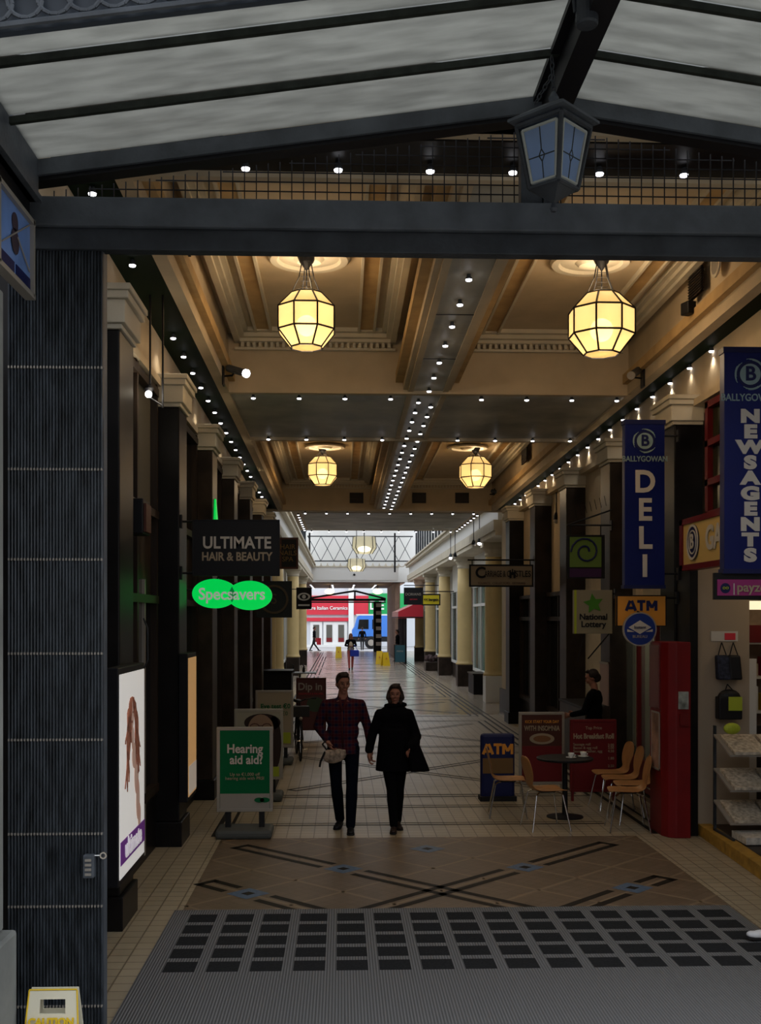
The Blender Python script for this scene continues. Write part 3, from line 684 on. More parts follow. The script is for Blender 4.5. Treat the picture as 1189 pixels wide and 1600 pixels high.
# ================================================================ ATRIUM AND FAR END
AY0, AY1 = 28.0, 65.0
w = MB(); w.box(-1.25, 3.62, 27.2, 33.4, 5.09, 5.32)
struct(w, 'ceiling_bridge', 'cream')
p = MB(); p.box(-1.0, 3.4, 27.7, 32.9, 5.078, 5.09); struct(p, 'trim_7', 'soffit')
# side walls of the atrium, lower shop line recessed behind the columns
w = MB(); w.box(4.95, 5.2, 28, 65, 0, 4.55); w.box(4.05, 5.2, 28, 65, 4.95, 5.55); w.box(4.45, 5.2, 28, 65, 5.55, 8.2)
struct(w, 'wall_atrium_right', 'white')
w = MB(); w.box(-2.9, -2.75, 28, 65, 0, 4.55); w.box(-2.9, -1.75, 28, 65, 4.95, 5.55); w.box(-2.9, -2.15, 28, 65, 5.55, 8.2)
struct(w, 'wall_atrium_left', 'white')
w = MB()
for sx, x0, x1 in ((1, 3.98, 5.0), (-1, -2.75, -1.70)):
    w.box(x0, x1, 28, 65, 4.55, 4.68); w.box(x0-.04 if sx > 0 else x0, x1+(.04 if sx < 0 else 0), 28, 65, 4.68, 4.95); w.box(x0-.12 if sx > 0 else x0, x1+(.12 if sx < 0 else 0), 28, 65, 5.42, 5.55); w.box(x0-.2 if sx > 0 else x0, x1+(.2 if sx < 0 else 0), 28, 65, 5.55, 5.62)
struct(w, 'trim_8', 'creamwhite')
w = MB()                                       # upper window strip of the atrium
for k in range(22):
    y = 29+k*1.65
    for x0, x1 in ((4.36, 4.45), (-2.15, -2.06)): w.box(x0, x1, y, y+.10, 5.7, 7.6)
for x0, x1 in ((4.36, 4.45), (-2.15, -2.06)):
    w.box(x0, x1, 28, 65, 5.65, 5.75); w.box(x0, x1, 28, 65, 7.55, 7.7)
struct(w, 'trim_9', 'iron')
w = MB(); w.box(-2.9, 5.2, 27.15, 27.3, 6.0, 8.3); struct(w, 'wall_over_bridge', 'white')
w = MB()                                       # skylight bars, open to the sky between them
for k in range(13): w.box(-2.9, 5.2, 28+k*3.05, 28.10+k*3.05, 8.2, 8.35)
for x in (-2.15, .1, 2.2, 4.4): w.box(x, x+.08, 28, 65, 8.2, 8.3)
struct(w, 'trim_10', 'iron')
# end wall of the atrium: pale wall, iron truss and the long white lintel box
w = MB(); w.box(-3.0, 5.2, 66.2, 66.5, 4.6, 8.2); w.box(-3.0, -2.55, 65.2, 66.5, 0, 4.6); w.box(4.6, 5.2, 65.2, 66.5, 0, 4.6); struct(w, 'wall_atrium_end', 'white')
t = thing('lintel_box', 'long white boxed lintel across the far end of the skylit atrium', 'lintel', (.75, 65.2, 4.66))
b = MB(); b.box(-2.0, 3.42, 64.9, 65.5, 4.66, 5.48); b.build('box', 'white', t, bevel=.02); b = MB(); b.box(-2.04, 3.46, 64.86, 65.5, 5.44, 5.52); b.build('capping', 'creamwhite', t); b = MB(); b.ell((.78, 64.88, 5.0), .07); b.build('knob', 'black', t)
t = thing('iron_truss', 'thin iron roof truss in front of the pale end wall of the atrium', 'truss', (.75, 63.8, 5.9))
b = MB(); b.path([(-1.98, 63.8, 5.75), (4.22, 63.8, 5.75)], .035); b.path([(-1.98, 63.8, 7.2), (4.22, 63.8, 7.2)], .035); b.build('chord', 'iron', t)
b = MB()
for k in range(9):
    x = -1.95+k*.76
    if k < 8: b.path([(x, 63.8, 5.75), (x+.76, 63.8, 7.2)], .018); b.path([(x+.76, 63.8, 5.75), (x, 63.8, 7.2)], .018)
b.build('bracing', 'ironlight', t)
for x in (-1.85, 3.15):
    b = MB(); b.box(x-.05, x+.05, 63.75, 63.9, 5.1, 7.4); b.build('post', 'black', t)
b = MB()
for k in range(16): x = -1.75+k*.38; b.path([(x+.2*math.cos(a), 63.9, 5.62+.2*math.sin(-a)) for a in [i*PI/6 for i in range(7)]], .025, 6)
b.build('scalloped_edge', 'creamwhite', t)

# round columns
def column(x, y, lab, group):
    t = thing('round_column', lab, 'column', (x, y, 0), group=group)
    b = MB(); b.box(x-.27, x+.27, y-.30, y+.30, 0, .76); b.build('pedestal', 'white' if y < 31.5 and x > 0 else 'marble', t, bevel=.01)
    b = MB(); b.lathe([(.30, .76), (.30, .82), (.27, .84), (.26, .90), (.25, .92), (.25, 3.2), (.235, 4.15)], (x, y, 0), 28); b.build('shaft', 'columncream', t, smooth=True)
    b = MB(); b.lathe([(.235, 4.15), (.26, 4.2), (.25, 4.26), (.31, 4.36), (.31, 4.42)], (x, y, 0), 28); b.box(x-.34, x+.34, y-.34, y+.34, 4.42, 4.55); b.build('capital', 'creamwhite', t)
    return t
labr = ['nearest yellow-cream round column on the right of the atrium, white pedestal', 'second yellow-cream column from the front on the atrium right side', 'third yellow-cream column on the atrium right side, right of the yellow sign', 'slim cream column behind the small yellow hanging sign', 'farthest cream column on the right side of the atrium']
for i, y in enumerate((31.0, 38.4, 45.8, 53.2, 60.6)): column(4.36, y, labr[i], None)
labl = ['cream column at the left end of the atrium above the dark counter', 'second cream column on the atrium left side', 'third cream column on the atrium left side', 'cream column deep on the atrium left side']
for i, y in enumerate((29.6, 33.6, 45.8, 56)): column(-2.02, y, labl[i], None)

# shop windows of the atrium
def awin(x, y0, y1, side, wares, mulls=3):
    global nw; nw += 1
    t = bpy.data.objects.new('window_%d' % nw, None); COL.objects.link(t); t['kind'] = 'structure'; t.location = (x, (y0+y1)/2, 0)
    b = MB(); x0, x1 = x-.05, x+.05
    for k in range(mulls+1):
        y = y0+(y1-y0)*k/mulls; b.box(x0, x1, y-.04, y+.04, .6, 3.5)
    for z in (.6, 2.8, 3.45): b.box(x0, x1, y0, y1, z, z+.09)
    b.build('frame', 'white', t)
    b = MB(); b.box(x-.006, x+.006, y0, y1, .65, 3.45); b.build('pane', 'clear', t)
    b = MB(); b.box(min(x, x+.35*side), max(x, x+.35*side), y0, y1, 0, .6); b.build('plinth', 'marble', t)
    b = MB(); b.box(x-.02+.3*side, x+.02+.3*side, y0, y1, .6, 3.6); b.build('backdrop', wares, t)
    b = MB(); b.box(min(x, x+.3*side), max(x, x+.3*side), y0, y1, 3.5, 4.55); b.build('head_panel', 'white', t)
gg = mat('pale_green_display', (0.30, 0.38, 0.26), 0.6, 0, 0.6, 1.2, stretch=(1, 1, .3)); rr = mat('mixed_display', (0.36, 0.20, 0.13), 0.6, 0, 0.8, 1.0); bbk = mat('shop_interior_dark', (0.035, 0.035, 0.033), 0.6, 0, 0.8, .8)
for y0, y1, wv in ((28.2, 30.4, gg), (31.6, 37.6, gg), (39.2, 45.0, rr), (46.6, 52.4, bbk), (54, 60, bbk)): awin(4.62, y0, y1, 1, wv)
for y0, y1, wv in ((30.4, 33), (34.6, 45), (46.6, 55.2))and ((30.4, 33, bbk), (34.6, 45, bbk), (46.6, 55.2, bbk)): awin(-2.35, y0, y1, -1, wv)
# things shown in the nearer windows
for i, (y, z, c, sx) in enumerate(((41.2, 2.0, 'shopred', .5), (41.6, 1.0, 'shopred', .7), (42.2, 1.45, 'yellow', .5), (43.6, 1.9, 'leafgreen', .4))):
    b = MB(); b.box(4.74, 4.78, y, y+sx*1.4, z-.3, z+.3)
    tag(b.build('window_poster', c), ['upper red poster in the second atrium window', 'lower red poster in the second atrium window', 'yellow poster in the second atrium window', 'green poster in the second atrium window'][i], 'poster')

# passage beyond the atrium
w = MB(); w.box(-3.6, 3.9, 66.5, 78, 4.55, 4.7); struct(w, 'ceiling_passage', 'bricky')
w = MB(); w.box(3.3, 3.6, 66.5, 78, 0, 4.6); w.box(-3.6, -3.3, 66.5, 78, 0, 4.6); struct(w, 'wall_passage', 'bricky')
for i in range(5):
    for j in range(4):
        x, y = -1.9+j*1.35, 68+i*2.0
        b = MB(); b.lathe([(.03, 0), (.07, -.06), (.07, -.08)], (x, y, 4.55), 10); b.build
        o = thing('passage_downlight', 'tiny bright downlight in the low ceiling of the far passage', 'light', (x, y, 4.55), group='downlights of the far passage')
        b.build('housing', 'silver', o); b = MB(); b.lathe([(.06, -.09), (.06, -.081)], (x, y, 4.55), 10); b.build('lens', 'bulbglow', o)
for x, lab in ((-.75, 'left glowing round lamp in the far passage'), (2.35, 'right glowing round lamp in the far passage')):
    t = thing('round_lamp', lab, 'lamp', (x, 70, 4.1)); b = MB(); b.ell((x, 70, 4.12), (.32, .32, .18)); b.build('globe', mat('soft_globe', (1, .85, .55), .5, emit=3.0, ecol=(1, .78, .45)), t, smooth=True); b = MB(); b.path([(x, 70, 4.3), (x, 70, 4.55)], .02); b.build('stem', 'black', t)
# gable frame and striped posts at the far exit
t = thing('exit_gable_frame', 'black gabled steel frame over the far exit to the street', 'frame', (0, 78, 3.7))
b = MB(); b.path([(-3.1, 78, 3.72), (3.2, 78, 3.72)], .09); b.path([(-3.1, 78, 3.55), (3.2, 78, 3.55)], .05); b.build('tie_bar', 'black', t)
b = MB(); b.path([(-3.0, 78, 3.72), (.98, 78, 4.36), (3.2, 78, 3.80)], .07); b.build('rafters', 'black', t)
b = MB(); b.path([(.98, 78, 3.72), (.98, 78, 4.36)], .06); b.build('post', 'black', t)
for x, lab in ((-2.98, 'black and white banded post at the left of the far exit'), (2.58, 'black and white banded post at the right of the far exit')):
    t = thing('banded_post', lab, 'post', (x, 77.6, 0))
    b = MB(); b.box(x-.28, x+.28, 77.4, 77.9, 0, 3.6); b.build('core', 'black', t)
    b = MB()
    for k in range(6): b.box(x-.10, x+.29, 77.36, 77.4, .45+k*.55, .45+k*.55+.26)
    b.build('band', 'white', t)

# ================================================================ STREET AT THE FAR END
g = MB(); g.poly([(-30, 79.5, -.02), (30, 79.5, -.02), (30, 112, -.02), (-30, 112, -.02)]); struct(g, 'floor_street', 'tarmac')
bd = thing('shop_building', 'shop building across the street with red and green fascias above white doors', 'building', (1, 92, 0))
b = MB(); b.box(-10, 12, 92, 96, 0, 13); b.build('wall', mat('pale_render', (.55, .57, .60), .8), bd)
b = MB(); b.box(-6, .62, 91.75, 92, 2.70, 4.3); b.build('red_fascia', 'shopred', bd)
b = MB(); b.box(-6, .62, 91.7, 91.99, 2.15, 2.45); b.build('awning_band', 'shopred', bd)
b = MB(); b.box(.62, 1.05, 91.6, 92, 0, 5.2); b.build('pillar', 'white', bd)
b = MB(); b.box(1.06, 2.3, 91.8, 92, 2.7, 4.3); b.build('red_panel', 'shopred', bd)
b = MB(); b.box(2.31, 6.5, 91.75, 92, 2.75, 4.5); b.build('green_fascia', 'shopgreen', bd)
text('ware Italian Ceramics', .40, (-1.2, 91.70, 3.25), 'white', bd, bold=.006, ext=.02)
text('DE', 1.0, (3.0, 91.7, 3.45), 'white', bd, bold=.02, ext=.02)
for i, x in enumerate((-2.1, -1.0, .0)):
    b = MB(); b.box(x-.5, x+.5, 91.85, 92, .05, 2.1); dr = b.build('door', 'white', bd); b = MB(); b.box(x-.25, x+.25, 91.82, 91.86, .55, 1.85); b.build('pane', 'greypanel', dr)
    b = MB(); b.box(x-.25, x+.25, 91.80, 91.83, .4, .75); b.build('poster_strip', 'boardred', dr)
b = MB(); b.box(-6, .6, 91.3, 92, -.02, .16); b.build('step', 'white', bd)
# blue truck
tk = thing('blue_truck', 'blue truck cab parked in the street beyond the far exit', 'truck', (2.2, 85.5, 0))
b = MB(); b.prism([(.85, .95), (.85, 1.45), (1.05, 1.75), (1.25, 2.5), (1.45, 2.62), (3.8, 2.62), (3.8, .95)], 2.0); b.shift((0, 86.5, 0)); b.build('cab', 'truckblue', tk, bevel=.04)
b = MB(); b.prism([(1.30, 1.55), (1.42, 2.3), (2.15, 2.3), (2.15, 1.55)], .04); b.prism([(2.45, 1.55), (2.45, 2.3), (2.75, 2.3), (2.75, 1.55)], .04); b.shift((0, 85.49, 0)); b.build('window', 'darkglass', tk)
b = MB(); b.box(.8, 3.8, 85.6, 87.4, .55, .95); b.build('chassis', 'rubber', tk)
b = MB(); b.lathe([(.30, -.16), (.50, -.14), (.50, .14), (.30, .16)], (2.35, 85.55, .48), 28, axis='Y'); wh = b.build('wheel', 'rubber', tk); b = MB(); b.lathe([(.0, -.10), (.25, -.08), (.25, .02)], (2.35, 85.4, .48), 20, axis='Y'); b.build('hub', 'silver', wh)
b = MB(); b.box(1.2, 3.9, 85.5, 87.5, 2.62, 2.72); b.build('roof_trim', 'white', tk)

# ================================================================ LIGHT FITTINGS
def downlight(x, y, z, lab, grp, light=False):
    t = thing('spotlight_bulb', lab, 'spotlight', (x, y, z), group=grp)
    return t
_h = MB(); _h.lathe([(.018, 0), (.018, -.015), (.028, -.032), (.030, -.046)], n=12)
_g = MB(); _g.lathe([(.029, -.047), (.026, -.058), (.012, -.062)], n=12)
proto = thing('spotlight_bulb', 'x', 'spotlight', (0, 0, 0)); hh = _h.build('housing', 'ironlight', proto, world=False, smooth=True); gl = _g.build('bulb', 'bulbglow', proto, world=False, smooth=True)
first = True; NB = 0
def bulb(x, y, z, lab, grp, lit=0):
    global first, NB
    if first: t = proto; first = False
    else: t = copy_tree(proto)
    t.location = (x, y, z); tag(t, lab, 'spotlight', grp); NB += 1
    if lit: lamp('bulb_light', (x, y, z-.12), lit, (1.0, .88, .72), .04, t, 'SPOT', 2.1)
k = 0
for y in [7.77, 9.25]+[11.48+.75*i for i in range(20)]:
    if y < 26.8: bulb(-1.76, y, soff(y), 'small bright spotlight bulb in the row along the left ceiling edge', 'spotlight bulbs of the left ceiling edge', BULB_W if k % 2 == 0 else 0); k += 1
k = 0
for y in [11.8+.75*i for i in range(20)]:
    if y < 26.8: bulb(4.06, y, soff(y), 'small bright spotlight bulb in the row along the right ceiling edge', 'spotlight bulbs of the right ceiling edge', BULB_W if k % 2 == 0 else 0); k += 1
k = 0
for y in [8.8+.72*i for i in range(8)]:
    bulb(CX, y, soff(y), 'small bright spotlight bulb in the single row along the centre strip', 'spotlight bulbs of the centre strip', BULB_W if k % 2 == 0 else 0); k += 1
k = 0
for y in [14.5+.65*i for i in range(19)]:
    for x in (CX-.09, CX+.10):
        if y < 26.8: bulb(x, y+(.3 if x > CX else 0), soff(y), 'small bright spotlight bulb in the double row of the centre strip farther in', 'spotlight bulbs of the centre double row', BULB_W if k % 4 == 0 else 0); k += 1
for Y, z, nm in ((7.32, None, 'front crossing beam behind the wire grid'), (14.30, None, 'near edge of the first crossing beam'), (17.25, None, 'far edge of the first crossing beam'), (27.35, 5.078, 'near edge of the bridge soffit'), (33.1, 5.078, 'far edge of the bridge soffit')):
    xs = [-.64, -.02, .60, 1.16, 1.75, 2.33, 2.95, 3.5] if Y < 8 else [-1.15+.6*i for i in range(9)]
    if Y > 27: xs = [-.9+.53*i for i in range(9)]
    for i, x in enumerate(xs):
        if Y in (14.30, 17.25) and abs(x-CX) < .2: continue
        bulb(x, Y, soff(Y) if z is None else z, 'small bright spotlight bulb in the row along the '+nm, 'spotlight bulbs, '+nm, BULB_W*1.4 if i % 4 == 1 else 0)
for y in [27.9+.7*i for i in range(8)]:
    for x, s in ((-1.1, 'left'), (3.5, 'right')): bulb(x, y, 5.09, 'small bright spotlight bulb along the %s side of the bridge soffit' % s, 'spotlight bulbs, %s side of the bridge soffit' % s)

# faceted amber lanterns
def lantern(x, y, z, R, lab, ztop, scale_chain=True):
    t = thing('faceted_lantern', lab, 'lantern', (x, y, z))
    n = 8; prof = [(.52*R, .93*R), (1.0*R, .42*R), (1.0*R, -.36*R), (.54*R, -.93*R)]
    rings = [[Vector((x+r*math.cos(2*PI*(i+.5)/n)*1.03, y+r*math.sin(2*PI*(i+.5)/n)*1.03, z+h)) for i in range(n)] for r, h in prof]
    for q in range(3):
        g = MB()
        for i in range(n):
            j = (i+1) % n; g.poly([rings[q+1][i], rings[q+1][j], rings[q][j], rings[q][i]])
        g.build(['upper_glass', 'middle_glass', 'lower_glass'][q], 'amber', t)
    g = MB(); g.poly(rings[3][::-1]); g.build('bottom_glass', 'amber', t)
    fr = MB()
    for q in range(4):
        for i in range(n):
            fr.tube(rings[q][i], rings[q][(i+1) % n], .0095*R/.3, None, 6)
            if q < 3: fr.tube(rings[q][i], rings[q+1][i], .0095*R/.3, None, 6)
    fr.build('frame', 'black', t)
    b = MB(); b.ell((x, y, z-.18*R), .36*R, nu=16, nv=10); b.build('bulb', 'warmglow', t, smooth=True)
    b = MB(); b.path([(x, y, z-.1*R), (x, y, ztop)], .007)
    for i in range(0, n, 1):
        p = rings[0][i]; q = Vector((x+(p.x-x)*.32, y+(p.y-y)*.32, ztop-.10)); m_ = p.lerp(q, .5)+Vector(((x-p.x)*.14, (y-p.y)*.14, 0))
        if i % 2 == 0: b.path([p, m_, q], .006, 6)
    for k in range(4): b.path([(x-.06, y-.02, z+R+.05+k*.05), (x+.06, y-.02, z+R+.05+k*.05)], .003, 5)
    b.build('chains', 'black', t)
    b = MB(); b.lathe([(.10, 0), (.10, -.03), (.07, -.10), (.03, -.15), (.01, -.18)], (x, y, ztop), 12); b.build('ceiling_rose', 'black', t)
    lamp('lantern_light', (x, y, z-1.15*R), WARM_W, (1, .74, .46), .12, t); lamp('lantern_uplight', (x, y, z+1.2*R), WARM_W*.9, (1, .74, .46), .12, t); lamp('lantern_core', (x, y, z-.05*R), .30, (1, .76, .46), .05, t)
a = WY(479, 501, 11.1); lantern(a.x, 11.1, a.z, .295, 'larger amber glass lantern hanging left of the centre strip', coff(11.1))
a = WY(940, 507, 11.0); lantern(a.x, 11.0, a.z, .325, 'larger amber glass lantern hanging right of the centre strip', coff(11.0))
a = WY(504, 736, 22.2); lantern(a.x, 22.2, a.z, .305, 'smaller farther amber lantern left of the centre strip', coff(22.2))
a = WY(743, 738, 22.2); lantern(a.x, 22.2, a.z, .33, 'smaller farther amber lantern right of the centre strip', coff(22.2))
def glass_drum(px, py, Y, lab):
    a = WY(px, py, Y); x, z = a.x, a.z
    t = thing('glass_drum_lantern', lab, 'lantern', (x, Y, z))
    b = MB(); b.lathe([(.42, .32), (.46, -.1), (.30, -.32)], (x, Y, z), 8); b.build('glass', glassmat('drum_glass', (.75, .72, .60), .55) if 'drum_glass' not in MATS else MATS['drum_glass'], t)
    b = MB()
    for i in range(8): q = 2*PI*i/8; b.path([(x+.43*math.cos(q), Y+.43*math.sin(q), z+.32), (x+.47*math.cos(q), Y+.47*math.sin(q), z-.1), (x+.31*math.cos(q), Y+.31*math.sin(q), z-.33)], .015, 5)
    b.path([(x, Y, z+.3), (x, Y, 8.2)], .02, 6); b.build('frame', 'iron', t)
    b = MB(); b.ell((x, Y, z-.15), (.26, .26, .12)); b.build('bulb', mat('drum_bulb', (1, .9, .7), .5, emit=5, ecol=(1, .9, .65)), t, smooth=True)
glass_drum(569, 852, 42, 'nearer glass drum lantern hanging in the skylit atrium'); glass_drum(557, 883, 56, 'farther glass drum lantern hanging just above the white lintel')

# cameras and floodlights on the walls
def cctv(px, py, Y, xw, lab, down=.35, L=.42, lensmat='silver'):
    a = WY(px, py, Y); s = 1 if a.x < 1 else -1
    t = thing('security_camera', lab, 'camera', (xw, Y+.25, a.z))
    p0 = Vector((xw+.08*s, Y+.22, a.z+.10)); p1 = Vector((a.x, Y-.05, a.z-.02))
    d = (p1-p0).normalized(); b = MB(); b.tube(p0, p1, .045, .045, 12); b.build('housing', 'ironlight', t)
    b = MB(); b.tube(p1, p1+d*.03, .048, .05, 12); b.build('lens', lensmat, t)
    b = MB(); b.path([(xw, Y+.3, a.z+.02), (xw+.12*s, Y+.26, a.z+.02), p0.lerp(p1, .4)], .012); b.box(min(xw, xw+.02*s), max(xw, xw+.02*s), Y+.2, Y+.34, a.z-.10, a.z+.16); b.build('bracket', 'black', t)
glow2 = mat('floodlight_glow', (1, 1, 1), .4, emit=9, ecol=(.95, .95, 1))
cctv(384, 582, 13.0, -1.44, 'small angled floodlight with lit lens on the left ceiling coffer', lensmat=glow2)
cctv(985, 585, 13.0, 3.72, 'long wall camera pointing left below the right amber lantern', lensmat='silver')
cctv(792, 772, 26.0, 3.72, 'small camera at the far right end of the second coffer')
t = thing('wall_speaker', 'small black spotlight high on the right coffer wall by the louvre vent', 'spotlight', (3.55, 11.2, 5.6)); a = WY(1080, 482, 11.2)
b = MB(); b.rbox((a.x-.03, 11.2, a.z), (.10, .14, .13), Matrix.Rotation(.3, 3, 'Z')); b.build('head', 'black', t, bevel=.01); b = MB(); b.path([(a.x, 11.2, a.z+.02), (3.70, 11.3, a.z+.05)], .012); b.build('arm', 'black', t)
for i, (Y0, Y1, x, z0, z1, lab) in enumerate(((10.9, 11.3, 3.655, 5.72, 5.98, 'louvred dark vent on the right coffer wall near the front'), (9.3, 9.75, -1.355, 5.62, 5.95, 'dark louvred vent high on the left coffer wall'), (21.3, 21.9, 3.655, 5.5, 5.78, 'dark louvred vent on the right wall of the far coffer'))):
    t = thing('louvre_vent', lab, 'vent', (x, (Y0+Y1)/2, z0)); s = 1 if x < 0 else -1
    b = MB(); b.box(x-.01, x+.01, Y0, Y1, z0, z1); b.build('backing', 'black', t)
    b = MB(); n = 9
    for k in range(n): z = z0+(z1-z0)*k/n; b.box(x-.02, x+.02, Y0, Y1, z, z+.008)
    b.build('louvres', 'marble', t)
t = thing('round_vent', 'round pale vent beside the louvre high on the right', 'vent', (3.65, 10.55, 5.8)); b = MB(); b.lathe([(.13, -.01), (.13, .01), (.08, .01), (.08, .02), (.04, .02)], (3.655, 10.5, 5.86), 20, axis='X'); b.build('disc', 'creamwhite', t); b = MB(); b.lathe([(.10, -.014), (.09, -.016)], (3.655, 10.5, 5.86), 20, axis='X'); b.build('slot', 'silver', t)

# bare bulb on rods at the left and its box
t = thing('rod_hung_lamp', 'bright bare lamp hung on two thin rods beside the left wall', 'lamp', (-1.78, 10.6, 5.3)); a = WY(233, 617, 10.2)
b = MB(); b.path([(a.x+.01, 10.2, 5.45), (a.x+.01, 10.2, a.z+.06)], .010); b.path([(-1.66, 10.2, 5.45), (-1.66, 10.2, a.z-.12)], .010); b.path([(-1.66, 10.2, a.z-.1), (a.x, 10.2, a.z-.02)], .008); b.build('rod', 'black', t)
b = MB(); b.ell((a.x, 10.17, a.z), .032); b.build('bulb', mat('bare_lamp', (1, 1, 1), .4, emit=30, ecol=(1, .97, .9)), t, smooth=True)
b = MB(); b.lathe([(.03, .02), (.045, .06), (.03, .09)], (a.x, 10.2, a.z), 12); b.build('socket', 'black', t); lamp('bare_light', (a.x+.10, 10.1, a.z), 4, (1, .9, .7), .04, t)
# pendant rods with lamps on the right
for i, (px, py, Y) in enumerate(((857, 823, 22.5), (869, 812, 20.8), (749, 848, 31.1), (740, 851, 31.1), (704, 871, 37.2), (711, 870, 34.15))):
    a = WY(px, py, Y); zt = soff(Y) if Y < 27 else 5.6
    t = thing('pendant_lamp', ['pale-lit pendant rod lamp by the dark pilasters left of the DELI sign', 'black pendant rod lamp close left of the DELI sign', 'pale pendant bulb by the nearest cream column', 'dark pendant rod by the nearest cream column', 'pale pendant bulb by the second cream column', 'dark pendant rod by the second cream column'][i], 'lamp', (a.x, Y, a.z))
    b = MB(); b.path([(a.x, Y, 8.25 if Y > 27 else zt), (a.x, Y, a.z+.1)], .012, 6); b.build('rod', 'black', t)
    b = MB(); b.lathe([(.02, .14), (.05, .08), (.06, 0)], (a.x, Y, a.z), 10); b.build('shade', 'black' if i % 2 else 'ironlight', t)
    b = MB(); b.ell((a.x, Y, a.z-.02), .055); b.build('bulb', 'bulbglow' if i % 2 == 0 else 'offwhite', t, smooth=True)
# ================================================================ SIGNS
def bracket(t, xw, x1, y, z, r=.012, name='bracket'):
    b = MB(); b.path([(xw, y, z), (x1, y, z)], r); b.box(min(xw, xw+.02*(1 if xw < x1 else -1)), max(xw, xw+.02*(1 if xw < x1 else -1)), y-.04, y+.04, z-.07, z+.07); return b.build(name, 'black', t)
def panel_sign(name, label, px0, py0, px1, py1, Y, m, frame=None, fr=.02, d=.06, cat='sign'):
    a, c = WY(px0, py0, Y), WY(px1, py1, Y); x0, x1, z1, z0 = a.x, c.x, a.z, c.z
    t = thing(name, label, cat, ((x0+x1)/2, Y, z0))
    b = MB(); b.box(x0, x1, Y-d/2, Y+d/2, z0, z1); b.build('panel', m, t, bevel=.004)
    if frame:
        b = MB(); e = d/2+.006
        for q in ((x0, x1, z0, z0+fr), (x0, x1, z1-fr, z1), (x0, x0+fr, z0+fr, z1-fr), (x1-fr, x1, z0+fr, z1-fr)): b.box(q[0], q[1], Y-e, Y+e, q[2], q[3])
        b.build('frame', frame, t)
    return t, x0, x1, z0, z1
F = lambda Y, d=.06: Y-d/2-.004
# hair and beauty sign
t, x0, x1, z0, z1 = panel_sign('hanging_sign', 'black hanging sign with HAIR & BEAUTY in pale lettering on the left', 301, 812, 437, 900, 11.6, 'black', 'black', .012)
bracket(t, -1.70, x0+.02, 11.6, z1-.02); bracket(t, -1.70, x0+.02, 11.6, z0+.03)
text('ULTIMATE', .175, ((x0+x1)/2+.01, F(11.6), z0+.345), 'offwhite', t, bold=.004, sx=.90)
text('HAIR & BEAUTY', .125, ((x0+x1)/2+.01, F(11.6), z0+.20), 'sand', t, bold=.003, sx=.84)
# green double oval
Y = 12.3; a, c = WY(301, 905, Y), WY(425, 953, Y); t = thing('oval_sign', 'glowing green double oval sign under the HAIR & BEAUTY sign', 'sign', ((a.x+c.x)/2, Y, c.z))
w_ = c.x-a.x; zc = (a.z+c.z)/2
b = MB(); b.lathe([(1, -.05), (1, .05)], (0, 0, 0), 40, axis='Y'); b.v = [(a.x+w_*.28+x*w_*.28, Y+y, zc+.01+z*.165) for x, y, z in b.v]; b.build('left_oval', 'brightgreen', t)
b = MB(); b.lathe([(1, -.045), (1, .045)], (0, 0, 0), 40, axis='Y'); b.v = [(c.x-w_*.28+x*w_*.28, Y+y, zc-.01+z*.165) for x, y, z in b.v]; b.build('right_oval', 'brightgreen', t)
b = MB(); b.prism([(0, -.09), (.045, 0), (0, .09), (-.045, 0)], .104); b.shift(((a.x+c.x)/2, Y, zc)); b.build('overlap', mat('deep_green', (0, .16, .05), .5, emit=.3, ecol=(0, .5, .1)), t)
text('Specsavers', .185, ((a.x+c.x)/2, Y-.056, zc), mat('pale_lettering', (.7, .8, .72), .5, emit=.35), t, bold=.003, sx=.92)
bracket(t, -1.94, a.x+.05, Y, zc+.05)
# gold on black and round dark signs farther in
t, x0, x1, z0, z1 = panel_sign('hanging_sign', 'small black sign with faint gold lettering behind the HAIR & BEAUTY sign', 437, 840, 466, 889, 17.6, 'black', 'boardbrown', .03)
text('HAIR\nNAILS\nSPA', .11, ((x0+x1)/2-.02, F(17.6), (z0+z1)/2), mat('dull_gold', (.20, .12, .03), .5), t); bracket(t, -1.70, x0, 17.6, z1-.05)
t, x0, x1, z0, z1 = panel_sign('hanging_sign', 'square black hanging sign with a dark ring, below the small gold-lettered sign', 400, 908, 456, 965, 15.0, 'black', 'black', .02)
b = MB(); b.lathe([(.20, -.01), (.20, .01), (.17, .01), (.17, -.01), (.20, -.01)], ((x0+x1)/2, 14.96, (z0+z1)/2), 32, axis='Y'); b.build('ring', mat('dim_bronze', (.05, .03, .012), .5), t)
text('S', .2, ((x0+x1)/2, F(15.0), (z0+z1)/2), MATS['dim_bronze'], t); bracket(t, -1.70, x0, 15.0, z1-.03)
t, x0, x1, z0, z1 = panel_sign('hanging_sign', 'small black sign with a white eye shape deep on the left', 463, 918, 487, 952, 33, 'black')
b = MB(); b.lathe([(.19, -.01), (.19, .01), (.13, .01), (.13, -.01), (.19, -.01)], ((x0+x1)/2, 32.95, z0+.38), 28, axis='Y'); b.v = [(x, y, z0+.38+(z-z0-.38)*.62) for x, y, z in b.v]; b.lathe([(.06, -.01), (.06, .01)], ((x0+x1)/2, 32.95, z0+.38), 14, axis='Y'); b.box(x0+.06, x1-.06, 32.94, 32.96, z0+.10, z0+.15); b.build('eye_emblem', 'white', t); bracket(t, -1.78, x0, 33, z1-.05)

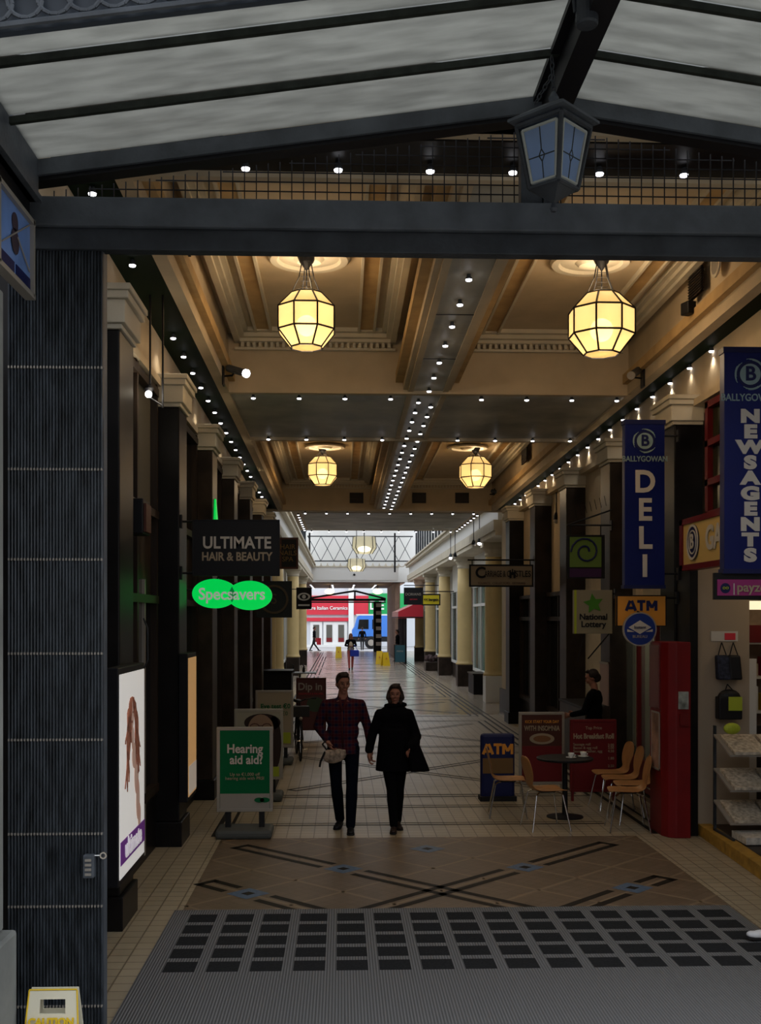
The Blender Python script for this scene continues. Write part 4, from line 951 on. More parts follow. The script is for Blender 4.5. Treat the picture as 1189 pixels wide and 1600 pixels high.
# tall navy banners
def crest(t, cx, cy, cz, R):
    cm = mat('pale_aqua_print', (.22, .32, .34), .5)
    b = MB(); b.lathe([(R, -.002), (R, .002), (.76*R, .002), (.76*R, -.002), (R, -.002)], (cx, cy, cz), 32, axis='Y'); b.build('crest_ring', 'navyboard', t)
    b = MB(); b.lathe([(.80*R, -.004), (.80*R, .0)], (cx, cy, cz), 32, axis='Y'); b.build('crest_disc', cm, t)
    b = MB()
    for k in range(3):
        for a0 in (.3, 2.2, 4.2):
            b.path([(cx+R*(1.08+.05*k)*math.cos(a0+j*.16+k*.2), cy-.002, cz+R*(1.08+.05*k)*math.sin(a0+j*.16+k*.2)) for j in range(8)], .0035, 5)
    b.build('crest_ripples', cm, t)
    text('B', R*1.5, (cx, cy-.008, cz), 'navyboard', t, name='crest_letter', bold=.004)
def banner(label, px0, py0, X1, py1, Y, word, step, fz, size, sx):
    a, c = WY(px0, py0, Y), WY(px0, py1, Y); x0, z1, z0 = a.x, a.z, c.z
    t = thing('banner_sign', label, 'sign', ((x0+X1)/2, Y, z0)); cx = (x0+X1)/2
    b = MB(); b.box(x0, X1, Y-.06, Y+.06, z0, z1); b.build('panel', 'navy', t, bevel=.006)
    for q in ((z1-.03, z1+.02), (z0-.02, z0+.02)): b = MB(); b.box(x0-.01, X1+.01, Y-.065, Y+.065, *q); b.build('end_cap', 'navyboard', t)
    crest(t, cx+.0, Y-.064, z1-.22, .115)
    text('BALLYGOWAN', .088, (cx, Y-.064, z1-.425), MATS['pale_aqua_print'], t, name='small_lettering', bold=.001, sx=.86)
    for k, ch in enumerate(word): text(ch, size, (cx, Y-.064, z1-fz-k*step), 'offwhite', t, name='letter', bold=.010, sx=sx)
    bracket(t, 3.84, X1, Y, z1-.15); bracket(t, 3.84, X1, Y, z0+.15)
    return t
banner('tall navy hanging sign reading NEWSAGENTS at the right edge', 1128, 548, 3.80, 893, 9.45, 'NEWSAGENTS', .135, .59, .150, 1.45)
banner('tall navy hanging sign reading DELI vertically', 974, 660, 3.66, 917, 12.25, 'DELI', .318, .69, .345, .95)
# payment sign under the newsagents banner
t, x0, x1, z0, z1 = panel_sign('hanging_sign', 'black sign with magenta panel hanging directly below the NEWSAGENTS sign', 1115, 895, 1230, 937, 9.45, 'black', None)
b = MB(); b.box(x0+.02, x1-.02, 9.412, 9.42, z0+.035, z1-.06); b.build('magenta_panel', 'magenta', t)
b = MB(); b.lathe([(.045, -.002), (.045, .0)], (x0+.09, 9.41, z0+.10), 20, axis='Y'); b.build('disc', 'navyboard', t); text('oo', .05, (x0+.09, 9.402, z0+.105), 'limegreen', t, name='disc_mark')
text('|', .11, (x0+.165, 9.406, z0+.10), 'offwhite', t, name='divider'); text('payzone', .115, (x0+.38, 9.406, z0+.105), 'sand', t, bold=.002); bracket(t, 3.84, x1, 9.45, z1-.02)
# atm sign with round badge
t, x0, x1, z0, z1 = panel_sign('hanging_sign', 'orange hanging sign reading ATM below the DELI sign', 962, 930, 1040, 979, 12.3, 'orange', 'black', .012)
stroke_word('ATM', .115, ((x0+x1)/2, F(12.3), z1-.12), 'navyboard', t, .032); bracket(t, 3.84, x1, 12.3, z1-.03)
a = WY(999, 983, 12.2); t = thing('round_badge_sign', 'round navy badge sign with white diamond under the orange ATM sign', 'sign', (a.x, 12.2, a.z))
b = MB(); b.lathe([(.185, -.02), (.185, .02)], (a.x, 12.2, a.z), 36, axis='Y'); b.build('disc', mat('badge_blue', (.008, .03, .20), .5), t)
b = MB(); b.lathe([(.192, -.024), (.192, .02), (.178, .02), (.178, -.024), (.192, -.024)], (a.x, 12.2, a.z), 36, axis='Y'); b.build('rim', 'silver', t)
b = MB(); b.prism([(-.13, .02), (0, .10), (.13, .02), (0, -.055)], .004); b.prism([(-.145, .0), (-.06, -.03), (-.145, -.03)], .004); b.prism([(.145, .0), (.145, -.03), (.06, -.03)], .004); b.shift((a.x, 12.176, a.z)); b.build('diamond', 'offwhite', t)
text('Instant', .05, (a.x, 12.170, a.z+.02), 'navyboard', t); text('BUREAU', .045, (a.x, 12.176, a.z-.085), 'silver', t, name='lower_lettering')
b = MB(); b.path([(a.x, 12.2, a.z+.185), (a.x, 12.28, a.z+.20)], .012); b.build('hanger', 'black', t)
# lottery sign
t, x0, x1, z0, z1 = panel_sign('hanging_sign', 'pale hanging sign with a green star left of the orange ATM sign', 896, 922, 955, 990, 15.1, mat('cream_sign_face', (.26, .23, .16), .6), None, d=.12)
b = MB(); pts = []
for k in range(10): r = .145 if k % 2 == 0 else .07; q = PI/2+k*PI/5+.15; pts.append((r*math.cos(q), r*math.sin(q)))
b.prism(pts, .006); b.shift(((x0+x1)/2, 15.036, z1-.19)); b.build('star', 'leafgreen', t)
text('National\nLottery', .115, ((x0+x1)/2, 15.036, z0+.18), 'black', t, bold=.003)
b = MB(); b.box(x0-.002, x0+.03, 15.037, 15.045, z0, z1); b.build('green_edge', 'limegreen', t); bracket(t, 3.84, x1, 15.1, z1-.05)
b = MB(); b.path([(3.45, 15.1, z0-.35), (3.84, 15.3, z0+.05)], .010); b.path([(3.40, 15.1, z0), (3.3, 15.1, z0-.4)], .006); b.build('stay', 'black', t)
# green swirl sign
t, x0, x1, z0, z1 = panel_sign('hanging_sign', 'black hanging sign with a green swirl square left of the DELI sign', 886, 836, 944, 904, 15.3, 'black', 'black', .02)
gm = mat('swirl_green', (.10, .17, .03), .6); b = MB(); b.box(x0+.03, x1-.05, 15.262, 15.268, z0+.16, z1-.03); b.build('green_square', gm, t)
b = MB(); b.path([((x0+x1)/2-.01+(.05+.022*j*.35)*math.cos(j*.45), 15.258, (z0+z1)/2+.07+(.05+.022*j*.35)*math.sin(j*.45)) for j in range(22)], .014, 6); b.build('swirl', 'navyboard', t)
b = MB(); b.box(x0+.03, x1-.05, 15.262, 15.268, z0+.02, z0+.14); b.build('violet_band', mat('dim_violet', (.035, .008, .05), .6), t)
bracket(t, 3.84, x0, 15.3, z1+.14); b = MB(); b.path([(x0, 15.3, z1+.14), (3.84, 15.3, z1+.36)], .012); b.path([(x1-.05, 15.3, z1), (x1-.05, 15.3, z1+.14)], .008); b.path([(x0+.05, 15.3, z1), (x0+.05, 15.3, z1+.14)], .008)
for k in range(7): b.path([(x0+.14+k*.07, 15.3, z1+.26+k*.026), (x0+.11+k*.07, 15.3, z1+.40+k*.026)], .004, 5)
b.build('scroll_bracket', 'black', t)
# carriage sign
t, x0, x1, z0, z1 = panel_sign('hanging_sign', 'long beige hanging sign with black lettering and a small castle emblem', 733, 882, 833, 917, 21.45, 'sand', 'black', .03)
text('C', .30, (x0+.22, F(21.45)-.02, z0+.27), 'black', t, bold=.008); text('ARRIAGE & C', .17, (x0+.55, F(21.45)-.02, z0+.25), 'black', t, bold=.001, sx=.50); text('STLES', .17, (x1-.21, F(21.45)-.02, z0+.25), 'black', t, bold=.002, sx=.72)
b = MB(); b.prism([(-.06, -.08), (-.06, .08), (-.03, .08), (-.03, .04), (-.012, .04), (-.012, .10), (.012, .10), (.012, .04), (.03, .04), (.03, .08), (.06, .08), (.06, -.08), (.018, -.08), (.018, -.02), (-.018, -.02), (-.018, -.08)], .006); b.shift((x1-.42, F(21.45)-.02, z0+.25)); b.build('castle_emblem', 'black', t)
text('TOURISTS   COLLECTORS   GIFTWARE', .055, ((x0+x1)/2, F(21.45)-.02, z0+.07), 'boardbrown', t, name='small_lettering'); bracket(t, 3.84, x0-.03, 21.45, z1+.09, .016)
b = MB()
for x in (x0+.06, x1-.06): b.path([(x, 21.45, z1), (x, 21.45, z1+.09)], .01)
b.build('hanger', 'black', t)
# distant signs
t, x0, x1, z0, z1 = panel_sign('hanging_sign', 'small bright yellow hanging sign deep on the right', 659, 928, 688, 946, 44, mat('bright_yellow_sign', (.62, .52, .02), .5), 'black', .05)
text('<< bargain', .14, ((x0+x1)/2, F(44)-.02, (z0+z1)/2), 'black', t, bold=.006); bracket(t, 4.96, x0, 44, z1+.1, .02)
t, x0, x1, z0, z1 = panel_sign('hanging_sign', 'black sign just left of the small yellow sign', 631, 918, 661, 945, 50, 'black')
text('DORIANS', .17, ((x0+x1)/2-.02, F(50)-.01, (z0+z1)/2+.08), 'silver', t); text('opticians', .1, ((x0+x1)/2, F(50)-.01, (z0+z1)/2-.14), 'shopred', t, name='small_lettering'); bracket(t, 4.96, x0, 50, z1+.1, .02)
# red awning far right and red-brown shop panels above
t = thing('striped_awning', 'red and white awning over a shop at the far right of the passage', 'awning', (3.4, 62, 2.3))
b = MB(); n = 12; y0, y1 = 57, 64
for k in range(n):
    ya, yb = y0+(y1-y0)*k/n, y0+(y1-y0)*(k+1)/n
    b.quads([(4.3, ya, 3.35), (4.3, yb, 3.35), (3.0, yb, 2.75), (3.0, ya, 2.75), (3.0, yb, 2.4), (3.0, ya, 2.4)], [(0, 1, 2, 3), (3, 2, 4, 5)], k % 2)
b.quads([(4.3, y0, 3.35), (3.0, y0, 2.75), (3.0, y0, 2.4), (4.3, y0, 2.4)], [(0, 1, 2, 3)], 0)
b.build('canvas', ['shopred', 'offwhite'], t); b = MB(); b.path([(4.3, 57, 2.45), (3.0, 57, 2.45), (3.0, 64, 2.45)], .03); b.build('frame', 'black', t)
t = thing('bar_screen', 'row of dark posts and glazed screen below the striped awning', 'screen', (3.4, 60, 0))
b = MB()
for k in range(8): b.box(3.35, 3.45, 57.2+k*.95, 57.35+k*.95, 0, 2.7)
b.build('posts', 'black', t); b = MB(); b.box(3.38, 3.42, 57.2, 64, .05, .5); b.box(3.36, 3.44, 57.2, 64, .5, .56); b.build('low_panel', 'marble', t)
# yellow fascia with crest over the newsagent
t = thing('shop_fascia', 'yellow fascia with red border and B crest behind the NEWSAGENTS sign', 'sign', (3.78, 10.8, 2.97))
b = MB(); b.box(3.75, 3.85, 9.5, 11.86, 2.97, 3.46); b.build('panel', 'yellowsign', t)
b = MB()
for q in ((9.5, 11.9, 3.42, 3.48), (9.5, 11.9, 2.92, 2.98), (11.80, 11.90, 2.92, 3.48)): b.box(3.735, 3.86, *q)
b.build('border', 'redframe', t)
b = MB(); b.lathe([(.19, .0), (.19, .008)], (3.735, 11.45, 3.21), 28, axis='X'); b.build('crest_oval', 'navyboard', t)
b = MB(); b.lathe([(.19, .0), (.19, .01), (.165, .01), (.165, .0), (.19, .0)], (3.728, 11.45, 3.21), 28, axis='X'); b.lathe([(.13, .0), (.13, .01), (.115, .01), (.115, .0), (.13, .0)], (3.728, 11.45, 3.21), 28, axis='X'); b.build('crest_ring', 'offwhite', t)
text('B', .22, (3.726, 11.45, 3.21), 'offwhite', t, rz=-PI/2, name='crest_letter', bold=.004)
text('GALA', .34, (3.742, 10.62, 3.21), 'offwhite', t, rz=-PI/2, bold=.010)
# red-framed upper window over the fascia
t = bpy.data.objects.new('window_20', None); COL.objects.link(t); t['kind'] = 'structure'; t.location = (4.05, 10.7, 3.5)
b = MB()
for y in (9.4, 10.2, 11.0, 11.75): b.box(4.0, 4.12, y, y+.09, 3.5, 4.78)
for z in (3.5, 3.85, 4.28, 4.70): b.box(4.0, 4.12, 9.4, 11.84, z, z+.07)
b.build('frame', 'redframe', t); b = MB(); b.box(4.06, 4.10, 9.4, 11.84, 3.5, 4.78); b.build('pane', mat('green_black_glass', (.02, .026, .014), .15), t)

# ---- newsagent and deli fronts
w = MB(); w.box(3.93, 4.52, 11.9, 11.98, .12, 2.95); struct(w, 'wall_newsagent', mat('pinkish_cream_panel', (.33, .26, .19), .7)); 
w = MB(); w.box(3.84, 3.93, 11.86, 12.36, 0, 2.95); struct(w, 'trim_11', 'marbleblack')
w = MB(); w.box(4.52, 6.0, 11.98, 12.06, .1, 1.2); w.box(4.52, 4.6, 11.9, 11.98, .12, 1.95, 1); struct(w, 'wall_shop_back', ['marble', 'offwhite'])
st = MB(); st.hexa([(3.98, 12.1, .004), (3.74, 7.5, .004), (6, 7.5, .004), (6, 12.1, .004), (3.98, 12.1, .12), (3.74, 7.5, .12), (6, 7.5, .12), (6, 12.1, .12)], 0)
st.hexa([(3.96, 12.15, .003), (3.72, 7.5, .003), (3.86, 7.5, .003), (4.10, 12.15, .003), (3.96, 12.15, .127), (3.72, 7.5, .127), (3.86, 7.5, .127), (4.10, 12.15, .127)], 1)
struct(st, 'floor_shop_step', ['marble', 'yellowstep'])
w = MB(); w.box(4.0, 6.0, 12.45, 15.2, 0, .05); struct(w, 'floor_deli', 'tilepink')
# lit goods shelves in the newsagent interior
t = thing('shop_shelving', 'lit shop shelving with red and white goods at the right edge', 'shelving', (5.3, 12.8, .12))
b = MB(); b.box(4.62, 5.85, 12.7, 13.0, .12, 2.6); b.build('back', mat('shop_back_board', (.20, .13, .09), .7, 0, .5, 3), t)
b = MB()
for z in (.5, .9, 1.3, 1.7, 2.1): b.box(4.62, 5.85, 12.4, 12.7, z, z+.03)
b.build('shelf', 'offwhite', t); b = MB(); b.box(4.62, 5.85, 12.38, 12.42, 2.12, 2.32); b.build('header', 'redpaint', t)
b = MB(); b.box(4.62, 5.85, 12.36, 12.5, 2.5, 2.6); b.build('light_strip', 'shoplight', t)
rr2 = random.Random(3)
gi = 0
for z in (.53, .93, 1.33, 1.73):
    for k in range(5):
        x = 4.68+k*.2; hgt = rr2.uniform(.12, .28); o = MB(); o.box(x, x+.15, 12.44, 12.6, z, z+hgt)
        tag(o.build('packet', ['shopred', 'offwhite', 'yellow', 'blue', 'sand'][(gi*3+k) % 5], None, bevel=.004), 'small coloured packet on the shelves inside the newsagent', 'packet', 'packets on the newsagent shelves')
    gi += 1
lamp('newsagent_light', (4.9, 11.2, 2.8), 7, (1, .78, .5), .2)
lamp('deli_light', (4.6, 14.0, 2.4), 5, (1, .85, .6), .2)
# bags and card on the pale wall
a = WY(1141, 995, 11.85); b = MB(); b.box(a.x-.20, a.x+.10, 11.888, 11.9, a.z-.05, a.z+.06, 0); b.box(a.x-.05, a.x+.07, 11.882, 11.889, a.z-.035, a.z+.04, 1)
tag(b.build('wall_notice', ['offwhite', 'shopred']), 'small white notice with red square on the pale newsagent wall', 'notice')
def bag(px, py, w_, h_, lab, pat):
    a = WY(px, py, 11.82); t = thing('hanging_bag', lab, 'bag', (a.x, 11.82, a.z-h_/2))
    b = MB(); b.hexa([(a.x-w_*.42, 11.77, a.z-h_/2), (a.x+w_*.5, 11.77, a.z-h_/2), (a.x+w_*.5, 11.9, a.z-h_/2), (a.x-w_*.42, 11.9, a.z-h_/2), (a.x-w_*.5, 11.80, a.z+h_/2), (a.x+w_*.4, 11.80, a.z+h_/2), (a.x+w_*.4, 11.9, a.z+h_/2), (a.x-w_*.5, 11.9, a.z+h_/2)]); b.build('body', pat, t, bevel=.02)
    b = MB(); b.path([(a.x-w_*.3, 11.85, a.z+h_/2), (a.x, 11.87, a.z+h_/2+.14), (a.x+w_*.3, 11.85, a.z+h_/2)], .006); b.build('handle', 'black', t)
nb = mat('dark_patterned_cloth', (.018, .022, .04), .8, 0, .8, 25)
bag(1130, 1043, .15, .27, 'left dark patterned bag hanging on the newsagent wall', nb); bag(1148, 1043, .15, .27, 'right dark bag hanging on the newsagent wall', 'black')
a = WY(1139, 1101, 11.80); t = thing('backpack', 'black backpack with yellow-green label hanging on the pale wall', 'backpack', (a.x, 11.8, a.z-.18))
b = MB(); b.ell((a.x, 11.80, a.z+.08), (.13, .07, .09)); b.box(a.x-.13, a.x+.13, 11.74, 11.88, a.z-.16, a.z+.09); b.build('body', 'black', t, bevel=.03); b = MB(); b.box(a.x-.03, a.x+.12, 11.725, 11.738, a.z-.06, a.z+.09); b.build('label_patch', 'limegreen', t); b = MB(); b.path([(a.x-.04, 11.8, a.z+.16), (a.x, 11.85, a.z+.22), (a.x+.04, 11.8, a.z+.16)], .006); b.build('loop', 'black', t)
# newspaper rack
t = thing('newspaper_rack', 'tiered newspaper rack in front of the pale newsagent wall', 'rack', (4.35, 11.2, .12))
b = MB()
for x in (4.0, 4.72): b.box(x-.012, x+.012, 11.50, 11.54, .12, 1.25); b.box(x-.012, x+.012, 10.95, 11.54, .125, .15)
b.build('upright', 'iron', t)
sh = [(1.02, 0), (.66, 1), (.32, 2)]
b = MB()
for z, k in sh: b.hexa([(3.98, 11.0, z-.04), (4.75, 11.0, z-.04), (4.75, 11.5, z+.12), (3.98, 11.5, z+.12), (3.98, 11.0, z-.02), (4.75, 11.0, z-.02), (4.75, 11.5, z+.14), (3.98, 11.5, z+.14)])
b.build('sloping_shelf', 'silver', t)
lvl = ['top', 'middle', 'bottom']
for z, k in sh:
    for j in range(2):
        x = 4.02+j*.38; b = MB(); b.hexa([(x, 10.98, z-.018), (x+.34, 10.98, z-.018), (x+.34, 11.42, z+.118), (x, 11.42, z+.118), (x, 10.98, z+.012), (x+.34, 10.98, z+.012), (x+.34, 11.42, z+.148), (x, 11.42, z+.148)])
        tag(b.build('newspaper_stack', 'paper'), '%s newspapers on the %s shelf of the newspaper rack' % (('left', 'right')[j], lvl[k]), 'newspapers')
b = MB(); b.box(4.05, 4.5, 10.75, 11.15, .13, .20); tag(b.build('newspaper_bundle', mat('white_newsprint', (.5, .46, .4), .8, 0, .3, 20)), 'white bundle of newspapers on the shop step under the rack', 'newspapers')
b = MB(); b.ell((4.07, 11.2, 1.25), (.09, .05, .06)); tag(b.build('yellow_packet', 'limegreen'), 'small yellow packet on top of the newspaper rack', 'packet')
# red machine housing
t = thing('red_kiosk', 'tall red machine housing with posters beside the chairs', 'kiosk', (3.8, 12.2, 0))
b = MB(); pts = [(3.81, 11.73), (3.65, 11.73), (3.57, 11.78), (3.53, 11.89), (3.53, 12.33), (3.81, 12.33)]
n = len(pts); b.quads([(x, y, 0) for x, y in pts]+[(x, y, 2.14) for x, y in pts], [tuple(range(n)), tuple(range(2*n-1, n-1, -1))]+[(i, i+n, (i+1) % n+n, (i+1) % n) for i in range(n)])
b.build('body', 'redpaint', t, bevel=.01)
b = MB(); b.box(3.67, 3.78, 11.715, 11.728, 1.41, 1.60); b.build('card', mat('blue_white_card', (.32, .36, .34), .6, 0, .7, 9), t)
b = MB(); b.box(3.68, 3.77, 11.69, 11.728, 1.23, 1.36); b.build('card_slot', 'redframe', t)
b = MB(); b.box(3.522, 3.530, 11.93, 12.23, .72, 1.35); b.build('side_poster', mat('faded_poster', (.30, .17, .12), .5, 0, .8, 4), t); b = MB()
for q in ((11.92, 12.24, .71, .73), (11.92, 12.24, 1.34, 1.36), (11.92, 11.935, .71, 1.36), (12.225, 12.24, .71, 1.36)): b.box(3.516, 3.522, *q)
b.build('poster_frame', 'silver', t); b = MB(); b.box(3.518, 3.53, 11.95, 12.31, 1.4, 2.1); b.build('side_glass', mat('pink_reflection_glass', (.16, .05, .05), .2), t)  # pink reflection on the side glass is put into its colour
# deli window and interior
t = bpy.data.objects.new('window_21', None); COL.objects.link(t); t['kind'] = 'structure'; t.location = (4.05, 14, 0)
b = MB()
for y in (12.95, 13.7, 14.55): b.box(4.0, 4.10, y, y+.07, .1, 2.6)
b.box(4.0, 4.1, 12.6, 15.3, 2.5, 2.6); b.box(4.0, 4.1, 12.6, 15.3, .1, .5); b.build('frame', 'redframe', t)
b = MB(); b.box(4.045, 4.055, 12.6, 15.3, .5, 2.5); b.build('pane', 'clear', t)
t = thing('display_fridge', 'lit drinks fridge seen through the deli window', 'fridge', (4.9, 14.2, .05))
b = MB(); b.box(4.55, 5.5, 14.4, 14.9, .05, 2.1); b.build('cabinet', mat('fridge_grey_green', (.09, .105, .085), .5), t); b = MB(); b.box(4.5, 5.5, 14.3, 14.45, 2.02, 2.14); b.build('light_strip', 'shoplight', t); b = MB()
for z in (.5, .9, 1.3, 1.7): b.box(4.57, 5.48, 14.33, 14.4, z, z+.03)
b.build('shelf', 'silver', t); b = MB(); b.box(4.65, 4.95, 14.30, 14.38, 1.62, 1.92); b.build('screen', 'black', t); text('S', .2, (4.82, 14.29, 1.78), mat('neon_red', (.5, .02, .01), .5, emit=1.0, ecol=(1, .08, .03)), t, name='neon_mark')
# counter behind the menu boards
t = thing('service_counter', 'dark counter behind the red menu board', 'counter', (3.7, 16.2, 0)); b = MB(); b.box(3.60, 4.12, 15.95, 17.6, 0, 1.05); b.build('body', 'marble', t); b = MB(); b.box(3.55, 4.14, 15.93, 17.65, 1.05, 1.09); b.build('worktop', 'black', t, bevel=.006)
t = thing('wall_poster', 'pale poster panel on the wall beside the man in black at the deli', 'poster', (3.83, 15.3, 1.5)); b = MB(); b.box(3.795, 3.815, 15.38, 15.85, 1.15, 1.75); b.build('sheet', mat('pink_sheet', (.34, .24, .22), .7), t); b = MB(); b.box(3.79, 3.80, 15.37, 15.86, 1.74, 1.77); b.build('clip', 'silver', t)

# ---- light boxes at the left
def lightbox(y0, y1, z0, z1, X, label, face):
    t = thing('poster_light_box', label, 'light box', (X-.12, (y0+y1)/2, 0))
    b = MB(); b.box(-1.70, X-.006, y0-.02, y1+.02, z0-.05, z1+.05); b.build('case', 'black', t, bevel=.008)
    b = MB(); b.box(X-.006, X, y0+.01, y1-.01, z0, z1); b.build('lit_face', face, t)
    return t
t = lightbox(7.93, 8.92, .50, 1.99, -1.600, 'tall lit white poster light box showing a long-haired woman', 'whitepanel')
pr = mat('auburn_print', (.34, .13, .08), .6, 0, .7, 12, emit=.06); sk = mat('skin_print', (.62, .42, .34), .6, emit=.18)
X = -1.598
def lobe(b, y, z, ry, rz_, mi=0): b.lathe([(1, 0), (1, .0015)], (0, 0, 0), 22, axis='X', mi=mi); b.v[-44:] = [(X+x, y+yy*ry, z+zz*rz_) for x, yy, zz in b.v[-44:]]
b = MB(); lobe(b, 8.37, 1.66, .085, .115); lobe(b, 8.41, 1.48, .05, .09); lobe(b, 8.48, 1.34, .10, .10); lobe(b, 8.56, 1.18, .085, .15); lobe(b, 8.62, .98, .075, .16); lobe(b, 8.68, .84, .06, .10); b.build('figure_print', sk, t)
b = MB(); rr3 = random.Random(5)
for k in range(46):                      # long wavy strands falling from the crown
    a0 = rr3.uniform(.1, PI-.1); y, z = 8.37+.09*math.cos(a0), 1.70+.10*math.sin(a0); sgn = 1 if math.cos(a0) > 0 else -1; ln = rr3.uniform(.25, .62); ph = rr3.uniform(0, 6); dr = rr3.uniform(.02, .16)*sgn+(.10 if sgn > 0 else 0); pts = []
    for q in range(9):
        u = q/8; pts.append((-1.5955, min(8.86, max(8.02, y+dr*u**.6+.022*math.sin(ph+u*9))), z-ln*u+.02*math.sin(u*6)))
    b.path(pts, rr3.uniform(.003, .0065), 5)
b.build('hair_print', pr, t)
X = -1.5945; b = MB(); lobe(b, 8.335, 1.68, .016, .008); lobe(b, 8.405, 1.68, .016, .008); lobe(b, 8.37, 1.61, .022, .010); b.build('face_marks', pr, t)
b = MB(); b.box(-1.5985, -1.594, 7.95, 8.90, .60, .77); b.build('purple_band', mat('purple_print', (.20, .05, .32), .5, emit=.12), t); text('ultimate', .2, (-1.592, 8.42, .69), mat('white_print', (.8, .75, .8), .5, emit=.4), t, rz=PI/2, bold=.004)
t = lightbox(11.48, 12.10, .52, 1.98, -1.60, 'narrow-looking warm orange lit poster box beyond the woman poster', 'deskwarm')
b = MB(); b.box(-1.601, -1.597, 11.50, 12.08, .54, .84); b.build('pale_foot', mat('pale_print', (.7, .6, .5), .5, emit=.3), t)

# ---- free-standing boards
def aboard(label, xc, Y, wid, z0, z1, facem, framem='silver', base=True, d=.06, fr=.035, rz_=0.0):
    t = thing('pavement_sign', label, 'board', (xc, Y, 0), rz_)
    b = MB(); b.box(-wid/2+fr, wid/2-fr, -d/2, d/2, z0+fr, z1-fr); b.build('panel', facem, t, world=False)
    b = MB()
    for q in ((-wid/2, wid/2, z0, z0+fr), (-wid/2, wid/2, z1-fr, z1), (-wid/2, -wid/2+fr, z0+fr, z1-fr), (wid/2-fr, wid/2, z0+fr, z1-fr)): b.box(q[0], q[1], -d/2-.006, d/2+.006, q[2], q[3])
    b.build('frame', framem, t, world=False, bevel=.004)
    if base:
        b = MB(); b.box(-wid/2, wid/2, -.22, .22, .0, .10); b.build('weighted_base', mat('grey_plastic_base', (.075, .08, .075), .7), t, world=False, bevel=.035)
        for s in (-1, 1): b = MB(); b.box(s*wid*.3-.03, s*wid*.3+.03, -.03, .03, .09, z0+.01); b.build('post', 'rubber', t, world=False)
    else:
        for s in (-1, 1): b = MB(); b.box(s*(wid/2-.03)-.015, s*(wid/2-.03)+.015, -.03, .03, 0, z0+.01); b.build('leg', framem, t, world=False)
    return t
T = lambda t, s, size, x, z, m, **k: text(s, size, (x, -.038, z), m, t, world=False, **k)
t = aboard('green poster board reading Hearing aid aid? on a grey weighted base', -1.06, 12.05, .615, .27, 1.20, 'green')
b = MB(); b.box(-.27, .27, -.036, -.030, .305, .47); b.build('white_foot', 'silver', t, world=False)
T(t, 'Hearing\n aid aid?', .135, 0, .90, 'offwhite', bold=.003, sx=.92); T(t, 'Up to €1,000 off\nhearing aids with PRSI', .048, .0, .66, 'sand', name='small_lettering')
b = MB(); b.lathe([(.055, -.002), (.055, .002)], (.16, -.040, .40), 20, axis='Y'); b.lathe([(.055, -.002), (.055, .002)], (.22, -.040, .40), 20, axis='Y'); b.v = [(x, y, .40+(z-.40)*.5) for x, y, z in b.v]; b.build('logo', 'green', t, world=False)
t = aboard('poster board with a face in dark glasses, behind the green hearing board', -1.09, 14.45, .64, .27, 1.20, mat('pale_print_board', (.33, .30, .24), .6))
hb = mat('dark_hair_print', (.025, .012, .010), .6); b = MB()
for (x, z, rx_, rz_) in ((.05, 1.02, .24, .12), (.20, .75, .10, .36)): b.lathe([(1, -.002), (1, .002)], (0, 0, 0), 24, axis='Y'); b.v[-48:] = [(x+p*rx_, -.036+q, z+r*rz_) for p, q, r in b.v[-48:]]
b.build('hair_print', hb, t, world=False)
b = MB(); b.lathe([(1, -.002), (1, .002)], (0, 0, 0), 24, axis='Y'); b.v = [(.03+p*.17, -.041+q, .93+r*.20) for p, q, r in b.v]; b.build('face_print', mat('face_print', (.30, .19, .13), .6), t, world=False)
b = MB()
for s in (-1, 1): b.path([(.03+s*.08+.058*math.cos(a), -.046, .97+.040*math.sin(a)) for a in [i*PI/7 for i in range(14)]], .006, 5, 0, True)
b.path([(.008, -.046, .98), (.052, -.046, .98)], .005); b.build('glasses_print', 'boardbrown', t, world=False)
b = MB(); b.box(.10, .27, -.046, -.040, .31, .44); b.build('green_tab', 'limegreen', t, world=False)
t = aboard('cream board reading Eye test, third in the left line of boards', -1.10, 18.0, .62, .27, 1.21, mat('cream_board', (.34, .28, .20), .6))
T(t, 'Eye test €0', .105, .02, .95, 'green', bold=.002); T(t, '€0', .09, .17, .83, 'green', name='small_lettering'); b = MB(); b.box(.02, .27, -.046, -.04, .34, .52); b.build('green_tab', 'limegreen', t, world=False); T(t, 'PRSI', .06, .14, .43, 'green', name='tab_lettering')
t = aboard('maroon board reading Dip in behind the parked bicycle', -.60, 21.8, .60, .16, 1.21, mat('maroon_board', (.10, .035, .035), .6), 'boardbrown', base=False)
T(t, 'Dip in', .20, -.02, 1.03, 'silver', bold=.004); b = MB(); b.lathe([(1, -.002), (1, .002)], (0, 0, 0), 24, axis='Y'); b.v = [(.08+p*.17, -.036+q, .68+r*.15) for p, q, r in b.v]; b.build('cup_print', mat('dip_green', (.05, .08, .05), .6), t, world=False); T(t, 'HOUMOUS & FALAFEL', .05, 0, .89, 'shopred', name='small_lettering')
